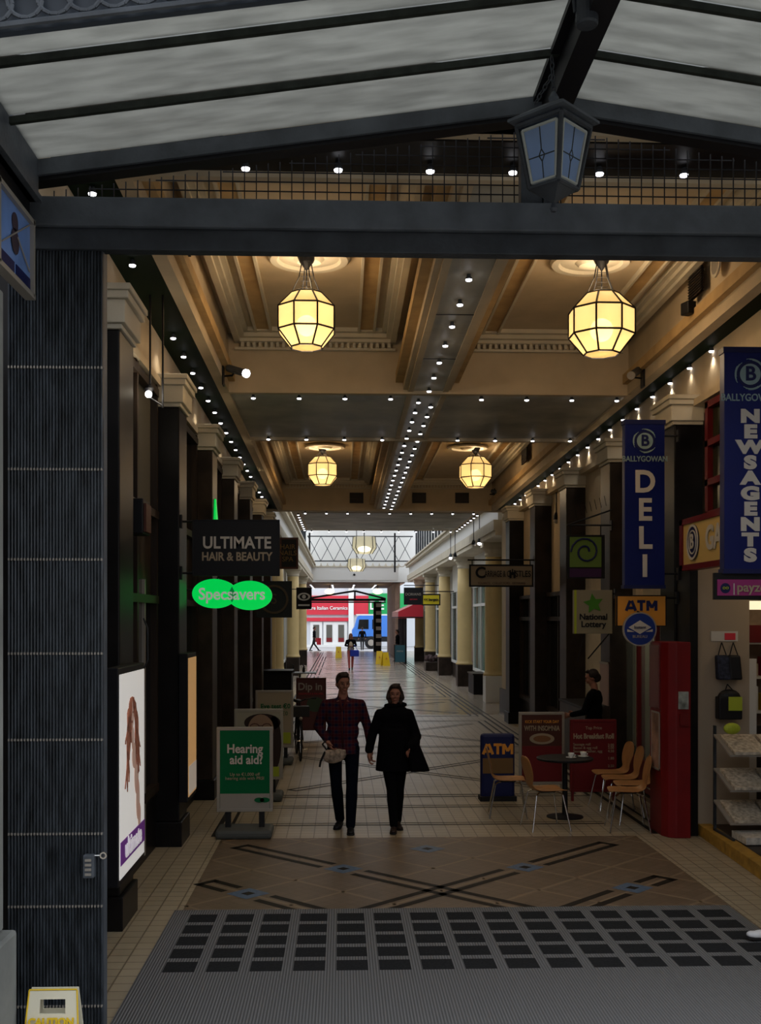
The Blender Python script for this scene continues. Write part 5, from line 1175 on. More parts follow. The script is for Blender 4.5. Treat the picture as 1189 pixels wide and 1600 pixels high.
# right-hand boards
t = thing('pavement_sign', 'low navy board reading ATM in orange letters, left of the cafe chairs', 'board', (2.06, 14.3, 0))
b = MB(); b.box(-.225, .225, -.06, .06, .02, .88); b.build('panel', 'navyboard', t, world=False, bevel=.04); b = MB(); b.box(-.24, .24, -.12, .12, 0, .06); b.build('foot', 'rubber', t, world=False)
stroke_word('ATM', .135, (0, -.064, .68), 'orange', t, .034, world=False, gap=.08); b = MB(); b.box(-.2, .2, -.066, -.06, .36, .56); b.build('orange_arrow_band', mat('dim_orange', (.16, .09, .03), .6), t, world=False)
t = aboard('silver framed brown board picturing a cup, left of the red menu board', 2.73, 14.75, .62, .14, 1.12, 'boardbrown', 'silver', base=False)
T(t, 'KICK START YOUR DAY', .055, 0, .99, 'orange', bold=.0005, sx=.78, name='small_lettering'); T(t, 'WITH INSOMNIA', .095, 0, .90, 'sand', bold=.002, sx=.66)
b = MB(); b.lathe([(1, -.002), (1, .002)], (0, 0, 0), 28, axis='Y'); b.v = [(p*.17, -.036+q, .76+r*.075) for p, q, r in b.v]; b.build('cup_print', 'sand', t, world=False); b = MB(); b.lathe([(1, -.002), (1, .002)], (0, 0, 0), 24, axis='Y'); b.v = [(p*.12, -.041+q, .76+r*.045) for p, q, r in b.v]; b.build('coffee_print', mat('coffee', (.22, .10, .04), .6), t, world=False)
b = MB(); b.box(-.27, .27, -.036, -.030, .18, .66); b.build('red_panel', 'boardred', t, world=False)
t = aboard('red menu board reading Hot Breakfast Roll, right of the cup board', 3.31, 14.2, .61, .12, 1.07, 'boardred', 'boardred', base=False)
T(t, 'Top Price', .055, 0, .96, 'sand', name='small_lettering'); T(t, 'Hot Breakfast Roll', .092, 0, .85, 'sand', bold=.003, sx=.78); [T(t, s_, .048, -.27, z_, 'sand', name='menu_line', align='LEFT') for s_, z_ in (('Sausage roll', .745), ('Bacon & egg roll', .70), ('Sausage, rasher, egg', .655))]; [T(t, s_, .048, .27, z_, 'sand', name='price', align='RIGHT') for s_, z_ in (('2.00', .735), ('3.00', .70), ('4.50', .655), ('1.80', .56), ('2.50', .46))]

# caution floor sign
a = WY(80, 1553, 5.05); t = thing('wet_floor_sign', 'white and yellow CAUTION floor sign at the foot of the ribbed pillar', 'sign', (a.x, 5.1, 0))
for s, nm in ((-1, 'front_panel'), (1, 'rear_panel')):
    b = MB(); zt = .68
    def pp(u, v): return (u, s*(.016+.12*(1-v/zt)), v)
    def q4(u0, u1, v0, v1): 
        c0, c1 = .155-.047*v0/zt, .155-.047*v1/zt
        b.hexa([pp(u0*c0, v0), pp(u1*c0, v0), (u1*c0, pp(0, v0)[1]+.012, v0), (u0*c0, pp(0, v0)[1]+.012, v0), pp(u0*c1, v1), pp(u1*c1, v1), (u1*c1, pp(0, v1)[1]+.012, v1), (u0*c1, pp(0, v1)[1]+.012, v1)], 0)
    q4(-1, 1, 0, .575); q4(-1, -.52, .575, .64); q4(.52, 1, .575, .64); q4(-1, 1, .64, .68)
    b.build(nm, mat('off_white_plastic', (.74, .70, .55), .45), t, world=False)
b = MB()
for s in (-1, 1): b.path([(s*.157, -.136, 0), (s*.109, -.016, .68)], .004, 6)
b.path([(-.109, -.016, .682), (.109, -.016, .682)], .004, 6); b.build('yellow_edge', 'yellow', t, world=False)
text('CAUTION', .046, (0, -.055, .545), 'yellow', t, world=False, bold=.002, rx=PI/2-.19)

# ================================================================ FURNITURE
def make_chair(name='cafe_chair'):
    t = thing(name, 'x', 'chair')
    # bent plywood shell: outline stations (y, z, half width), facing -y
    st_ = [(-.21, .43, .15), (-.20, .445, .19), (-.12, .445, .205), (.0, .44, .205), (.10, .44, .19), (.165, .455, .15), (.195, .50, .115), (.205, .55, .125), (.215, .62, .17), (.235, .70, .19), (.255, .78, .175), (.262, .82, .12), (.264, .835, .04)]
    b = MB(); nx = 8; vs = []
    for y, z, w_ in st_:
        for i in range(nx+1):
            u = -1+2*i/nx; cup = .018*u*u
            vs.append((u*w_, y-(cup if z > .5 else 0), z+(cup if z <= .5 else 0)))
    n = nx+1; b.quads(vs, [(r*n+i, r*n+i+1, (r+1)*n+i+1, (r+1)*n+i) for r in range(len(st_)-1) for i in range(nx)])
    o = b.build('plywood_shell', 'ply', t, world=False, smooth=True)
    so = o.modifiers.new('thickness', 'SOLIDIFY'); so.thickness = .011; so.offset = 0; ss = o.modifiers.new('smooth', 'SUBSURF'); ss.levels = 1; ss.render_levels = 2
    for sx in (-1, 1):
        for sy in (-1, 1): b = MB(); b.path([(sx*.03, sy*.05, .425), (sx*.12, sy*.12, .425), (sx*.155, sy*.155, .40), (sx*.225, sy*.225, .0)], .009, 8); b.build('leg', 'chrome', t, world=False)
    b = MB(); b.box(-.09, .09, -.09, .09, .421, .436); b.build('seat_plate', 'black', t, world=False)
    return t
ch0 = make_chair(); used = False
def chair(x, y, rz_, lab):
    global used
    t = ch0 if not used else copy_tree(ch0); used = True
    t.location = (x, y, 0); t.rotation_euler = (0, 0, rz_); t['label'] = lab; t['group'] = 'bent plywood cafe chairs'
# the local chair faces -y; rotation -90 deg makes it face -x (left), +90 deg faces +x
chair(2.33, 12.35, PI/2+.15, 'nearest cafe chair left of the table, back turned to the walkers')
chair(2.02, 13.15, PI/2-.1, 'cafe chair behind the nearest left one, in front of the low ATM board')
chair(3.25, 12.25, -PI/2-.1, 'nearest cafe chair right of the table, facing left')
chair(3.42, 13.66, -PI/2+.1, 'farthest cafe chair right of the table by the menu board')
chair(3.42, 13.19, -PI/2, 'middle cafe chair in the row right of the table')
chair(3.45, 12.72, -PI/2, 'cafe chair closest to the red kiosk')
def table(x, y, lab, r=.34, h=.72):
    t = thing('cafe_table', lab, 'table', (x, y, 0))
    b = MB(); b.lathe([(r-.01, h-.03), (r, h-.02), (r, h-.005), (r-.01, h)], (x, y, 0), 36); b.build('table_top', 'black', t)
    b = MB(); b.lathe([(.035, .03), (.03, h-.03)], (x, y, 0), 14); b.build('pedestal', 'black', t); b = MB(); b.lathe([(.22, 0), (.22, .012), (.05, .04)], (x, y, 0), 28); b.build('foot', 'black', t)
table(2.70, 13.05, 'round black cafe table between the plywood chairs')
def cup(x, y, z, lab, paper=False):
    t = thing('cup', lab, 'cup', (x, y, z)); b = MB(); b.lathe([(.022, 0), (.032, .03), (.038, .06), (.034, .06), (.02, .01)], (x, y, z), 18); b.build('body', 'white', t, smooth=True)
    b = MB(); b.path([(x+.036, y, z+.045), (x+.055, y, z+.035), (x+.034, y, z+.018)], .004); b.build('handle', 'white', t); b = MB(); b.lathe([(.03, 0), (.062, .007), (.065, .010)], (x, y, z-.0005), 20); b.build('saucer', 'white', t)
cup(2.76, 12.98, .722, 'white cup nearest the middle of the black cafe table'); cup(2.93, 13.08, .722, 'white cup near the right rim of the black cafe table')

# bicycle, front wheel to the viewer
def bicycle():
    t = thing('bicycle', 'black bicycle parked behind the left line of boards', 'bicycle', (-.74, 18.9, 0), .10)
    R = .33
    for y, nm in ((-.52, 'front_wheel'), (.52, 'rear_wheel')):
        b = MB(); b.path([(0, y+R*math.cos(a), R+R*math.sin(a)) for a in [i*2*PI/28 for i in range(28)]], .016, 8, 0, True); wh = b.build(nm, 'rubber', t, world=False)
        b = MB()
        for k in range(14): a = 2*PI*k/14; b.path([(0, y, R), (0, y+(R-.01)*math.cos(a), R+(R-.01)*math.sin(a))], .0015, 4)
        b.path([(-.05, y, R), (.05, y, R)], .012); b.build('spokes', 'chrome', wh, world=False)
    b = MB(); h = (0, -.34, .80); h2 = (0, -.37, .68); bb_ = (0, .05, .28); sp = (0, .20, .80); ax = (0, .52, .33)
    for p, q in ((h, sp), (h2, bb_), (bb_, sp), (h, h2), (sp, (.03, .52, .33)), (sp, (-.03, .52, .33)), (bb_, (.03, .52, .33)), (bb_, (-.03, .52, .33))): b.path([p, q], .016)
    b.build('frame', 'black', t, world=False)
    b = MB(); 
    for s in (-.045, .045): b.path([(s*.6, -.38, .66), (s, -.52, .33)], .012)
    b.build('fork', 'black', t, world=False)
    b = MB(); b.path([(0, -.34, .80), (0, -.33, .98), (-.10, -.34, 1.02), (-.27, -.22, 1.03)], .012); b.path([(0, -.33, .98), (.10, -.34, 1.02), (.27, -.22, 1.03)], .012); b.build('handlebar', 'black', t, world=False)
    b = MB()
    for s in (-1, 1): b.path([(s*.20, -.26, 1.03), (s*.29, -.20, 1.03)], .018)
    b.build('grip', 'rubber', t, world=False)
    b = MB(); b.path([(0, .20, .80), (0, .23, .92)], .012); b.ell((0, .24, .95), (.075, .14, .03)); b.build('saddle', 'black', t, world=False)
    b = MB(); b.lathe([(.09, -.004), (.09, .004)], (.03, .05, .28), 20, axis='X'); b.path([(.05, .05, .28), (.09, .05, .12), (.15, .05, .12)], .008); b.path([(-.05, .05, .28), (-.09, .05, .44), (-.15, .05, .44)], .008); b.build('crankset', 'chrome', t, world=False)
    b = MB(); b.box(-.15, .15, -.62, -.42, .74, .92); b.build('basket', mat('black_wire_basket', (.015, .015, .015), .6), t, world=False, bevel=.01)
    b = MB(); b.ell((0, -.645, .72), (.03, .02, .03)); b.build('lamp', 'silver', t, world=False)
bicycle()
# planters and counter at the start of the atrium, left
t = thing('dark_counter', 'black counter below the cream column on the left', 'counter', (-1.75, 26.9, 0)); b = MB(); b.box(-1.92, -1.15, 25.2, 26.0, 0, 1.15); b.build('body', 'black', t, bevel=.01); b = MB(); b.box(-1.93, -1.12, 25.15, 26.05, 1.15, 1.19); b.build('worktop', 'marbleblack', t)
t = thing('bistro_table', 'small pale table beside the black counter on the left', 'table', (-1.15, 28.5, 0)); b = MB(); b.box(-1.5, -.65, 28.2, 28.8, .96, .99); b.build('table_top', mat('grey_blue_top', (.22, .25, .28), .4), t); b = MB(); b.path([(-1.08, 28.5, 0), (-1.08, 28.5, .96)], .03); b.lathe([(.22, 0), (.22, .02)], (-1.08, 28.5, 0), 16); b.build('pedestal', 'chrome', t)
for i, x in enumerate((-1.25, -.98)):
    t = thing('condiment_bottle', ['left dark bottle on the pale bistro table', 'right dark bottle on the pale bistro table'][i], 'bottle', (x, 28.5, .99)); b = MB(); b.lathe([(.035, 0), (.035, .10), (.012, .15), (.012, .19)], (x, 28.5, .99), 12); b.build('body', 'black', t); b = MB(); b.lathe([(.015, .19), (.015, .21)], (x, 28.5, .99), 12); b.build('cap', 'ironlight', t)
# cleaning signs and far board
def ysign(px, py, Y, lab, h=.68, rz_=0):
    a = WY(px, py, Y); t = thing('yellow_floor_sign', lab, 'sign', (a.x, Y, 0), rz_)
    for s, nm in ((-1, 'front_panel'), (1, 'rear_panel')):
        b = MB(); b.hexa([(-.20, s*.17-.01, 0), (.20, s*.17-.01, 0), (.20, s*.17+.01, 0), (-.20, s*.17+.01, 0), (-.15, s*.02-.01, h), (.15, s*.02-.01, h), (.15, s*.02+.01, h), (-.15, s*.02+.01, h)]); b.build(nm, 'yellow', t, world=False)
    b = MB(); b.prism([(-.06, -.06), (.06, -.06), (0, .06)], .006); b.shift((0, -.13, .38), Matrix.Rotation(-.2, 3, 'X')); b.build('warning_mark', 'orange', t, world=False)
ysign(593, 1030, 57, 'yellow floor sign, left of the pair at the far right of the passage'); ysign(602, 1033, 55, 'yellow floor sign, right and nearer of the far pair', rz_=.4); ysign(529, 1015, 66, 'small yellow floor sign behind the woman with the blue bag')
t = thing('pavement_sign', 'dark teal board right of the yellow floor signs', 'board', (3.05, 56.5, 0)); b = MB(); b.box(-.30, .30, -.04, .04, .12, 1.0); b.build('panel', mat('teal_board', (.03, .10, .13), .5), t, world=False); b = MB()
for s in (-1, 1): b.box(s*.28-.02, s*.28+.02, -.06, .06, 0, 1.04)
b.build('frame', 'black', t, world=False); text('menu', .16, (0, -.045, .7), 'silver', t, world=False)
t = thing('planter_box', 'low dark planter against the far right columns', 'planter', (4.1, 50, 0)); b = MB(); b.box(3.85, 4.5, 49.4, 50.6, 0, .4); b.build('box', 'marble', t, bevel=.02); b = MB(); rr4 = random.Random(2)
for k in range(30): b.ell((4.17+rr4.uniform(-.25, .25), 50+rr4.uniform(-.5, .5), .45+rr4.uniform(0, .2)), .09, nu=6, nv=4)
b.build('foliage', mat('dark_foliage', (.08, .05, .05), .8, 0, .5, 9), t)
t = thing('hand_cart', 'dark crate with pots between the pedestals on the right', 'crate', (4.3, 34.7, 0)); b = MB(); b.box(4.15, 4.6, 34, 35.4, 0, .62); b.build('box', 'black', t, bevel=.02); b = MB(); b.box(4.12, 4.62, 33.97, 35.43, .62, .66); b.build('lid', 'marble', t)
# ================================================================ PEOPLE
def remesh(o, v=.009, sm=6, f=.5):
    r = o.modifiers.new('remesh', 'REMESH'); r.mode = 'VOXEL'; r.voxel_size = v; r.use_smooth_shade = True
    s = o.modifiers.new('smooth', 'SMOOTH'); s.iterations = sm; s.factor = f
    return o
V = Vector
def hand(b, w, d, side, curl=.5, s=1.0, thumb=None):
    """palm and five fingers added to builder b; w wrist, d direction to the finger tips, side the direction from little finger to index"""
    w, d, side = V(w), V(d).normalized(), V(side); side = (side-d*side.dot(d)).normalized(); nrm = d.cross(side).normalized()
    p = w+d*.045*s
    b.caps(w, .026*s, w+d*.03*s, .030*s, 10)
    R = Matrix((side, d, nrm)).transposed(); b.ell(p+d*.01*s, (.041*s, .050*s, .017*s), R, 12, 8)
    k = p+d*.045*s
    for i, (o_, L) in enumerate(((.030, .070), (.010, .080), (-.011, .074), (-.031, .056))):
        q = k+side*o_*s; q0 = p+side*o_*.8*s; a = curl; pts = [q0, q]; dirv = d.copy(); 
        for j, fr in enumerate((.42, .32, .26)):
            dirv = (Matrix.Rotation(a*(.55 if j == 0 else 1.0), 3, side)@dirv).normalized(); pts.append(pts[-1]+dirv*L*fr*s)
        rr_ = [.0095, .0092, .0085, .0078, .0068]
        for j in range(4): b.caps(pts[j], rr_[j]*s, pts[j+1], rr_[j+1]*s, 8)
    t0 = w+d*.02*s+side*.022*s; t1 = t0+(side*.75+d*.7-nrm*.1).normalized()*.035*s; t2 = t1+(d*.9+side*.2-nrm*.5).normalized()*.028*s; t3 = t2+(d-nrm*.6).normalized()*.02*s
    for (a1, r1), (a2, r2) in (((t0, .013), (t1, .0115)), ((t1, .0115), (t2, .0100)), ((t2, .010), (t3, .0085))): b.caps(a1, r1*s, a2, r2*s, 8)
def head(b, c, yaw=0.0, s=1.0, tilt=0.0):
    R = Matrix.Rotation(yaw, 3, 'Z')@Matrix.Rotation(tilt, 3, 'X'); c = V(c)
    P = lambda x, y, z: c+R@V((x*s, y*s, z*s))
    b.ell(P(0, .012, .03), (.074*s, .094*s, .092*s), R); b.ell(P(0, -.022, -.035), (.056*s, .066*s, .070*s), R); b.ell(P(0, -.055, -.088), (.030*s, .026*s, .024*s), R)
    b.ell(P(0, -.088, .040), (.050*s, .018*s, .030*s), R)                 # brow
    b.caps(P(0, -.094, .022), .010*s, P(0, -.114, -.018), .013*s, 8)      # nose
    for q in (-1, 1):
        b.ell(P(q*.014, -.102, -.022), .009*s, R, 8, 6); b.ell(P(q*.078, .012, -.005), (.010*s, .020*s, .032*s), R, 8, 6); b.ell(P(q*.040, -.074, -.018), (.022*s, .018*s, .018*s), R, 8, 6)
        b.ell(P(q*.031, -.084, .014), (.014*s, .010*s, .008*s), R, 8, 6)
    b.ell(P(0, -.094, -.048), (.024*s, .010*s, .005*s), R, 8, 6); b.ell(P(0, -.092, -.058), (.020*s, .011*s, .006*s), R, 8, 6)
    return P
def face_bits(P, t, s=1.0):
    e = MB(); m_ = MB()
    for q in (-1, 1): e.ell(P(q*.031, -.0925, .014), (.009*s, .004*s, .0055*s), None, 8, 6); m_.path([P(q*.016, -.104, .032), P(q*.034, -.103, .037), P(q*.050, -.094, .031)], .0035*s, 6)
    e.build('eyes', mat('eye_dark', (.03, .02, .015), .2), t); m_.build('eyebrows', 'hair', t)
    l = MB(); l.ell(P(0, -.101, -.053), (.021*s, .005*s, .006*s), None, 10, 6); l.build('lips', mat('lip', (.32, .11, .09), .5), t)
def hair_cap(P, t, s=1.0, m='hair', long=0.0, name='hair'):
    b = MB(); R = Matrix.Identity(3)
    b.ell(P(0, .026, .050), (.081*s, .092*s, .085*s)); b.ell(P(0, -.035, .103), (.060*s, .045*s, .024*s)); b.ell(P(0, .058, -.005), (.070*s, .052*s, .070*s))
    for q in (-1, 1): b.ell(P(q*.066, .010, .045), (.016*s, .040*s, .045*s))
    rr_ = random.Random(4)
    for k in range(16): b.ell(P(rr_.uniform(-.05, .05), rr_.uniform(-.05, .07), .118+rr_.uniform(-.012, .010)), (.020*s, .024*s, .014*s), None, 8, 6)
    if long:
        for q in (-1, 1): b.caps(P(q*.066, .03, .03), .032*s, P(q*.080, -.015, -long), .034*s); b.caps(P(q*.070, .02, -long*.6), .03*s, P(q*.065, -.045, -long-.06), .022*s)
        b.caps(P(0, .06, .0), .062*s, P(0, .07, -long), .06*s)
    return remesh(b.build(name, m, t), .008*s, 3)
def leg(b, hip, knee, ank, r=(.082, .055, .052, .036), extra=0.0):
    hip, knee, ank = V(hip), V(knee), V(ank)
    b.caps(hip, r[0]+extra, knee, r[1]+extra); cf = knee.lerp(ank, .30)+V((0, .012, 0)); b.caps(knee, r[1]+extra, cf, r[2]+extra+.004); b.caps(cf, r[2]+extra+.002, ank, r[3]+extra)
def shoe(name, t, ank, d, m='black', s=1.0, pitch=0.0):
    ank = V(ank); d = V((d[0], d[1], 0)).normalized(); lat = V((-d.y, d.x, 0)); g = V((ank.x, ank.y, ank.z-.085*s))
    up = V((0, 0, 1)); dd = (d*math.cos(pitch)-up*math.sin(pitch)); uu = (up*math.cos(pitch)+d*math.sin(pitch)); R = Matrix((lat, dd, uu)).transposed()
    b = MB(); b.ell(g-dd*.03*s+uu*.040*s, (.036*s, .055*s, .040*s), R); b.ell(g+dd*.06*s+uu*.034*s, (.042*s, .090*s, .034*s), R); b.ell(g+dd*.135*s+uu*.028*s, (.043*s, .055*s, .028*s), R); b.caps(g+uu*.05*s, .040*s, g+uu*.10*s, .040*s)
    o = remesh(b.build(name, m, t), .008, 3)
    b = MB()
    out = [(-.075, .025), (-.085, 0), (-.075, -.025), (0, -.033), (.09, -.043), (.15, -.043), (.185, -.028), (.195, 0), (.185, .028), (.15, .043), (.09, .043), (0, .033)]
    lo = [g+dd*u*s+lat*v*s+uu*.0 for u, v in out]; hi = [p+uu*.016*s for p in lo]; n = len(out)
    b.quads(lo+hi, [tuple(range(n)), tuple(range(2*n-1, n-1, -1))]+[(i, i+n, (i+1) % n+n, (i+1) % n) for i in range(n)]); b.build('sole', 'rubber', o, world=True)
    return o

def person_man():
    t = thing('person', 'man in dark red plaid shirt and dark jeans walking hand in hand', 'person', (.02, 12.35, 0))
    x0, y0 = .02, 12.35
    L = lambda x, y, z: V((x0+x, y0+y, z))
    hipL, hipR = L(-.095, 0, .92), L(.105, .0, .92)
    knL, anL = L(-.075, .04, .50), L(-.035, .17, .10)
    knR, anR = L(.10, -.10, .50), L(.085, -.16, .085)
    shL, shR = L(-.195, .01, 1.42), L(.200, .01, 1.42)
    elL, wrL = L(-.285, .05, 1.17), L(-.17, -.12, 1.01)
    elR, wrR = L(.285, .02, 1.15), L(.315, -.02, .90)
    b = MB(); b.ell(L(0, 0, .98), (.165, .11, .12)); b.ell(L(0, 0, 1.18), (.150, .10, .17)); b.ell(L(0, 0, 1.36), (.180, .11, .13)); b.caps(L(0, .015, 1.42), .060, L(0, .0, 1.56), .055)
    P = head(b, L(.0, -.01, 1.655), yaw=.25, s=.98, tilt=.08)
    leg(b, hipL, knL, anL, (.078, .052, .05, .034)); leg(b, hipR, knR, anR, (.078, .052, .05, .034))
    for s_, e_, w_ in ((shL, elL, wrL), (shR, elR, wrR)): b.caps(s_, .050, e_, .038); b.caps(e_, .038, w_, .025)
    hand(b, wrL, (.45, -.45, -.75), (0, -1, .2), .7); hand(b, wrR, (.05, -.12, -1), (-.2, -1, 0), .75)
    remesh(b.build('body', 'skin', t), .008, 4)
    face_bits(P, t); hair_cap(P, t)
    b = MB(); b.ell(L(0, 0, .97), (.185, .125, .13)); b.ell(L(0, 0, 1.12), (.186, .125, .18)); b.ell(L(0, .0, 1.26), (.195, .125, .17)); b.ell(L(0, .0, 1.33), (.20, .125, .13)); b.ell(L(0, -.015, 1.40), (.155, .105, .075)); b.caps(L(0, .01, 1.445), .062, shL, .060); b.caps(L(0, .01, 1.445), .062, shR, .060); b.caps(L(0, .02, 1.44), .072, L(0, .015, 1.525), .062)
    b.caps(shL, .062, elL, .054); b.caps(elL, .054, wrL+V((-.01, .02, .02)), .040); b.caps(shR, .062, elR, .054); b.caps(elR, .054, wrR+V((0, 0, .03)), .042)
    b.tube(L(0, 0, .98), L(0, 0, .87), .165, .185, 24)
    b.v = [(x, y if not (z < .99 and abs(x-x0) < .21) else y0+(y-y0)*.78, z) for x, y, z in b.v]
    remesh(b.build('plaid_shirt', 'plaid', t), .010, 6)
    b = MB(); b.caps(L(-.035, -.115, 1.50), .012, L(-.01, -.140, 1.36), .010); b.caps(L(.045, -.115, 1.50), .012, L(-.01, -.140, 1.36), .010); b.caps(L(-.01, -.140, 1.36), .008, L(0, -.140, .95), .008); b.build('collar_and_placket', mat('dark_red_cloth', (.05, .006, .008), .9), t, smooth=True)
    b = MB(); b.ell(L(0, 0, .93), (.165, .115, .12)); leg(b, hipL, knL, anL, (.088, .066, .066, .055)); leg(b, hipR, knR, anR, (.088, .066, .066, .055)); b.caps(L(-.02, 0, .86), .07, L(.03, 0, .86), .07)
    remesh(b.build('jeans', 'jeans', t), .010, 5)
    shoe('left_shoe', t, anL, (-.25, -1), 'black', pitch=.12); shoe('right_shoe', t, anR, (.0, -1), 'black')
    # bag at the belt
    bg = thing('waist_bag', 'pale patterned waist bag with black strap held at the hip of the plaid-shirted man', 'bag', (x0-.09, y0-.18, .80))
    b = MB(); b.ell((x0-.09, y0-.175, .86), (.135, .045, .080), Matrix.Rotation(-.25, 3, 'Y')); b.box(x0-.20, x0+.03, y0-.20, y0-.15, .84, .93)
    remesh(b.build('pouch', mat('patterned_canvas', (.26, .20, .15), .8, 0, .7, 22), bg), .009, 4)
    b = MB(); b.path([(x0-.18, y0-.19, .93), (x0-.23, y0-.16, .99), (x0-.19, y0-.12, 1.03)], .010); b.path([(x0-.20, y0-.19, .91), (x0-.25, y0-.19, .80), (x0-.26, y0-.19, .74)], .012); b.build('strap', 'black', bg)
def person_woman():
    x0, y0 = .60, 12.30; t = thing('person', 'woman walking in a long black coat and black trousers beside the plaid-shirted man', 'person', (x0, y0, 0))
    L = lambda x, y, z: V((x0+x, y0+y, z))
    hipL, hipR = L(-.085, 0, .86), L(.085, 0, .86); knL, anL = L(-.03, -.08, .47), L(-.01, -.10, .085); knR, anR = L(.055, .04, .47), L(.045, .14, .09)
    shL, shR = L(-.165, .01, 1.315), L(.165, .01, 1.315); elL, wrL = L(-.245, .03, 1.09), L(-.285, -.05, .87); elR, wrR = L(.245, .02, 1.09), L(.20, -.14, .92)
    b = MB(); b.ell(L(0, 0, .92), (.16, .11, .12)); b.ell(L(0, 0, 1.1), (.13, .095, .16)); b.ell(L(0, 0, 1.27), (.155, .10, .12)); b.caps(L(0, .01, 1.33), .052, L(0, -.005, 1.45), .048)
    P = head(b, L(.01, -.02, 1.535), yaw=-.05, s=.93)
    leg(b, hipL, knL, anL, (.078, .050, .046, .033)); leg(b, hipR, knR, anR, (.078, .05, .046, .033))
    for s_, e_, w_ in ((shL, elL, wrL), (shR, elR, wrR)): b.caps(s_, .044, e_, .034); b.caps(e_, .034, w_, .023)
    hand(b, wrL, (.02, -.08, -1), (-.1, -1, 0), .8, .9); hand(b, wrR, (-.7, -.5, -.3), (0, -.3, 1), .8, .9)
    remesh(b.build('body', 'skin', t), .008, 4); face_bits(P, t, .93); hair_cap(P, t, .97, 'hair', .035)
    b = MB(); b.ell(L(0, 0, 1.30), (.185, .125, .13)); b.ell(L(0, 0, 1.10), (.178, .13, .20)); b.caps(L(0, .01, 1.345), .06, shL, .060); b.caps(L(0, .01, 1.345), .06, shR, .060)
    b.tube(L(0, 0, 1.15), L(0, 0, .68), .165, .215, 28); b.v = [(x, y if not z < 1.16 else y0+(y-y0)*.72, z) for x, y, z in b.v]
    b.caps(shL, .060, elL, .055); b.caps(elL, .056, wrL+V((0, .01, .05)), .050); b.caps(shR, .060, elR, .056); b.caps(elR, .057, wrR+V((.03, .03, .01)), .052)
    remesh(b.build('black_coat', 'coat', t), .010, 6)
    b = MB(); b.path([L(.09*math.cos(a), .01+.075*math.sin(a), 1.415+.012*math.cos(a)) for a in [i*2*PI/16 for i in range(16)]], .030, 10, 0, True); b.ell(L(.09, .02, 1.42), (.06, .05, .03)); remesh(b.build('scarf_collar', 'coat', t), .010, 4)
    b = MB(); b.ell(L(0, 0, .86), (.155, .11, .12)); leg(b, hipL, knL, anL, (.086, .062, .060, .048)); leg(b, hipR, knR, anR, (.086, .062, .060, .048)); remesh(b.build('black_trousers', 'coat', t), .010, 5)
    shoe('left_boot', t, anL, (-.1, -1), mat('dark_brown_boot', (.018, .008, .006), .5), .92); shoe('right_boot', t, anR, (.15, -1), MATS['dark_brown_boot'], .92, .12)
    g = thing('folded_jacket', 'black jacket draped over the forearm of the woman in the black coat', 'jacket', (x0+.28, y0-.08, .64))
    b = MB(); b.hexa([L(.17, -.20, .68), L(.40, -.16, .68), L(.37, -.02, .70), L(.18, -.02, .70), L(.14, -.19, .98), L(.26, -.14, 1.02), L(.27, .04, 1.02), L(.17, .02, 1.0)]); b.caps(L(.18, -.15, .97), .055, L(.26, .02, 1.06), .055)
    remesh(b.build('cloth', 'coat', g), .012, 10)
person_man(); person_woman()

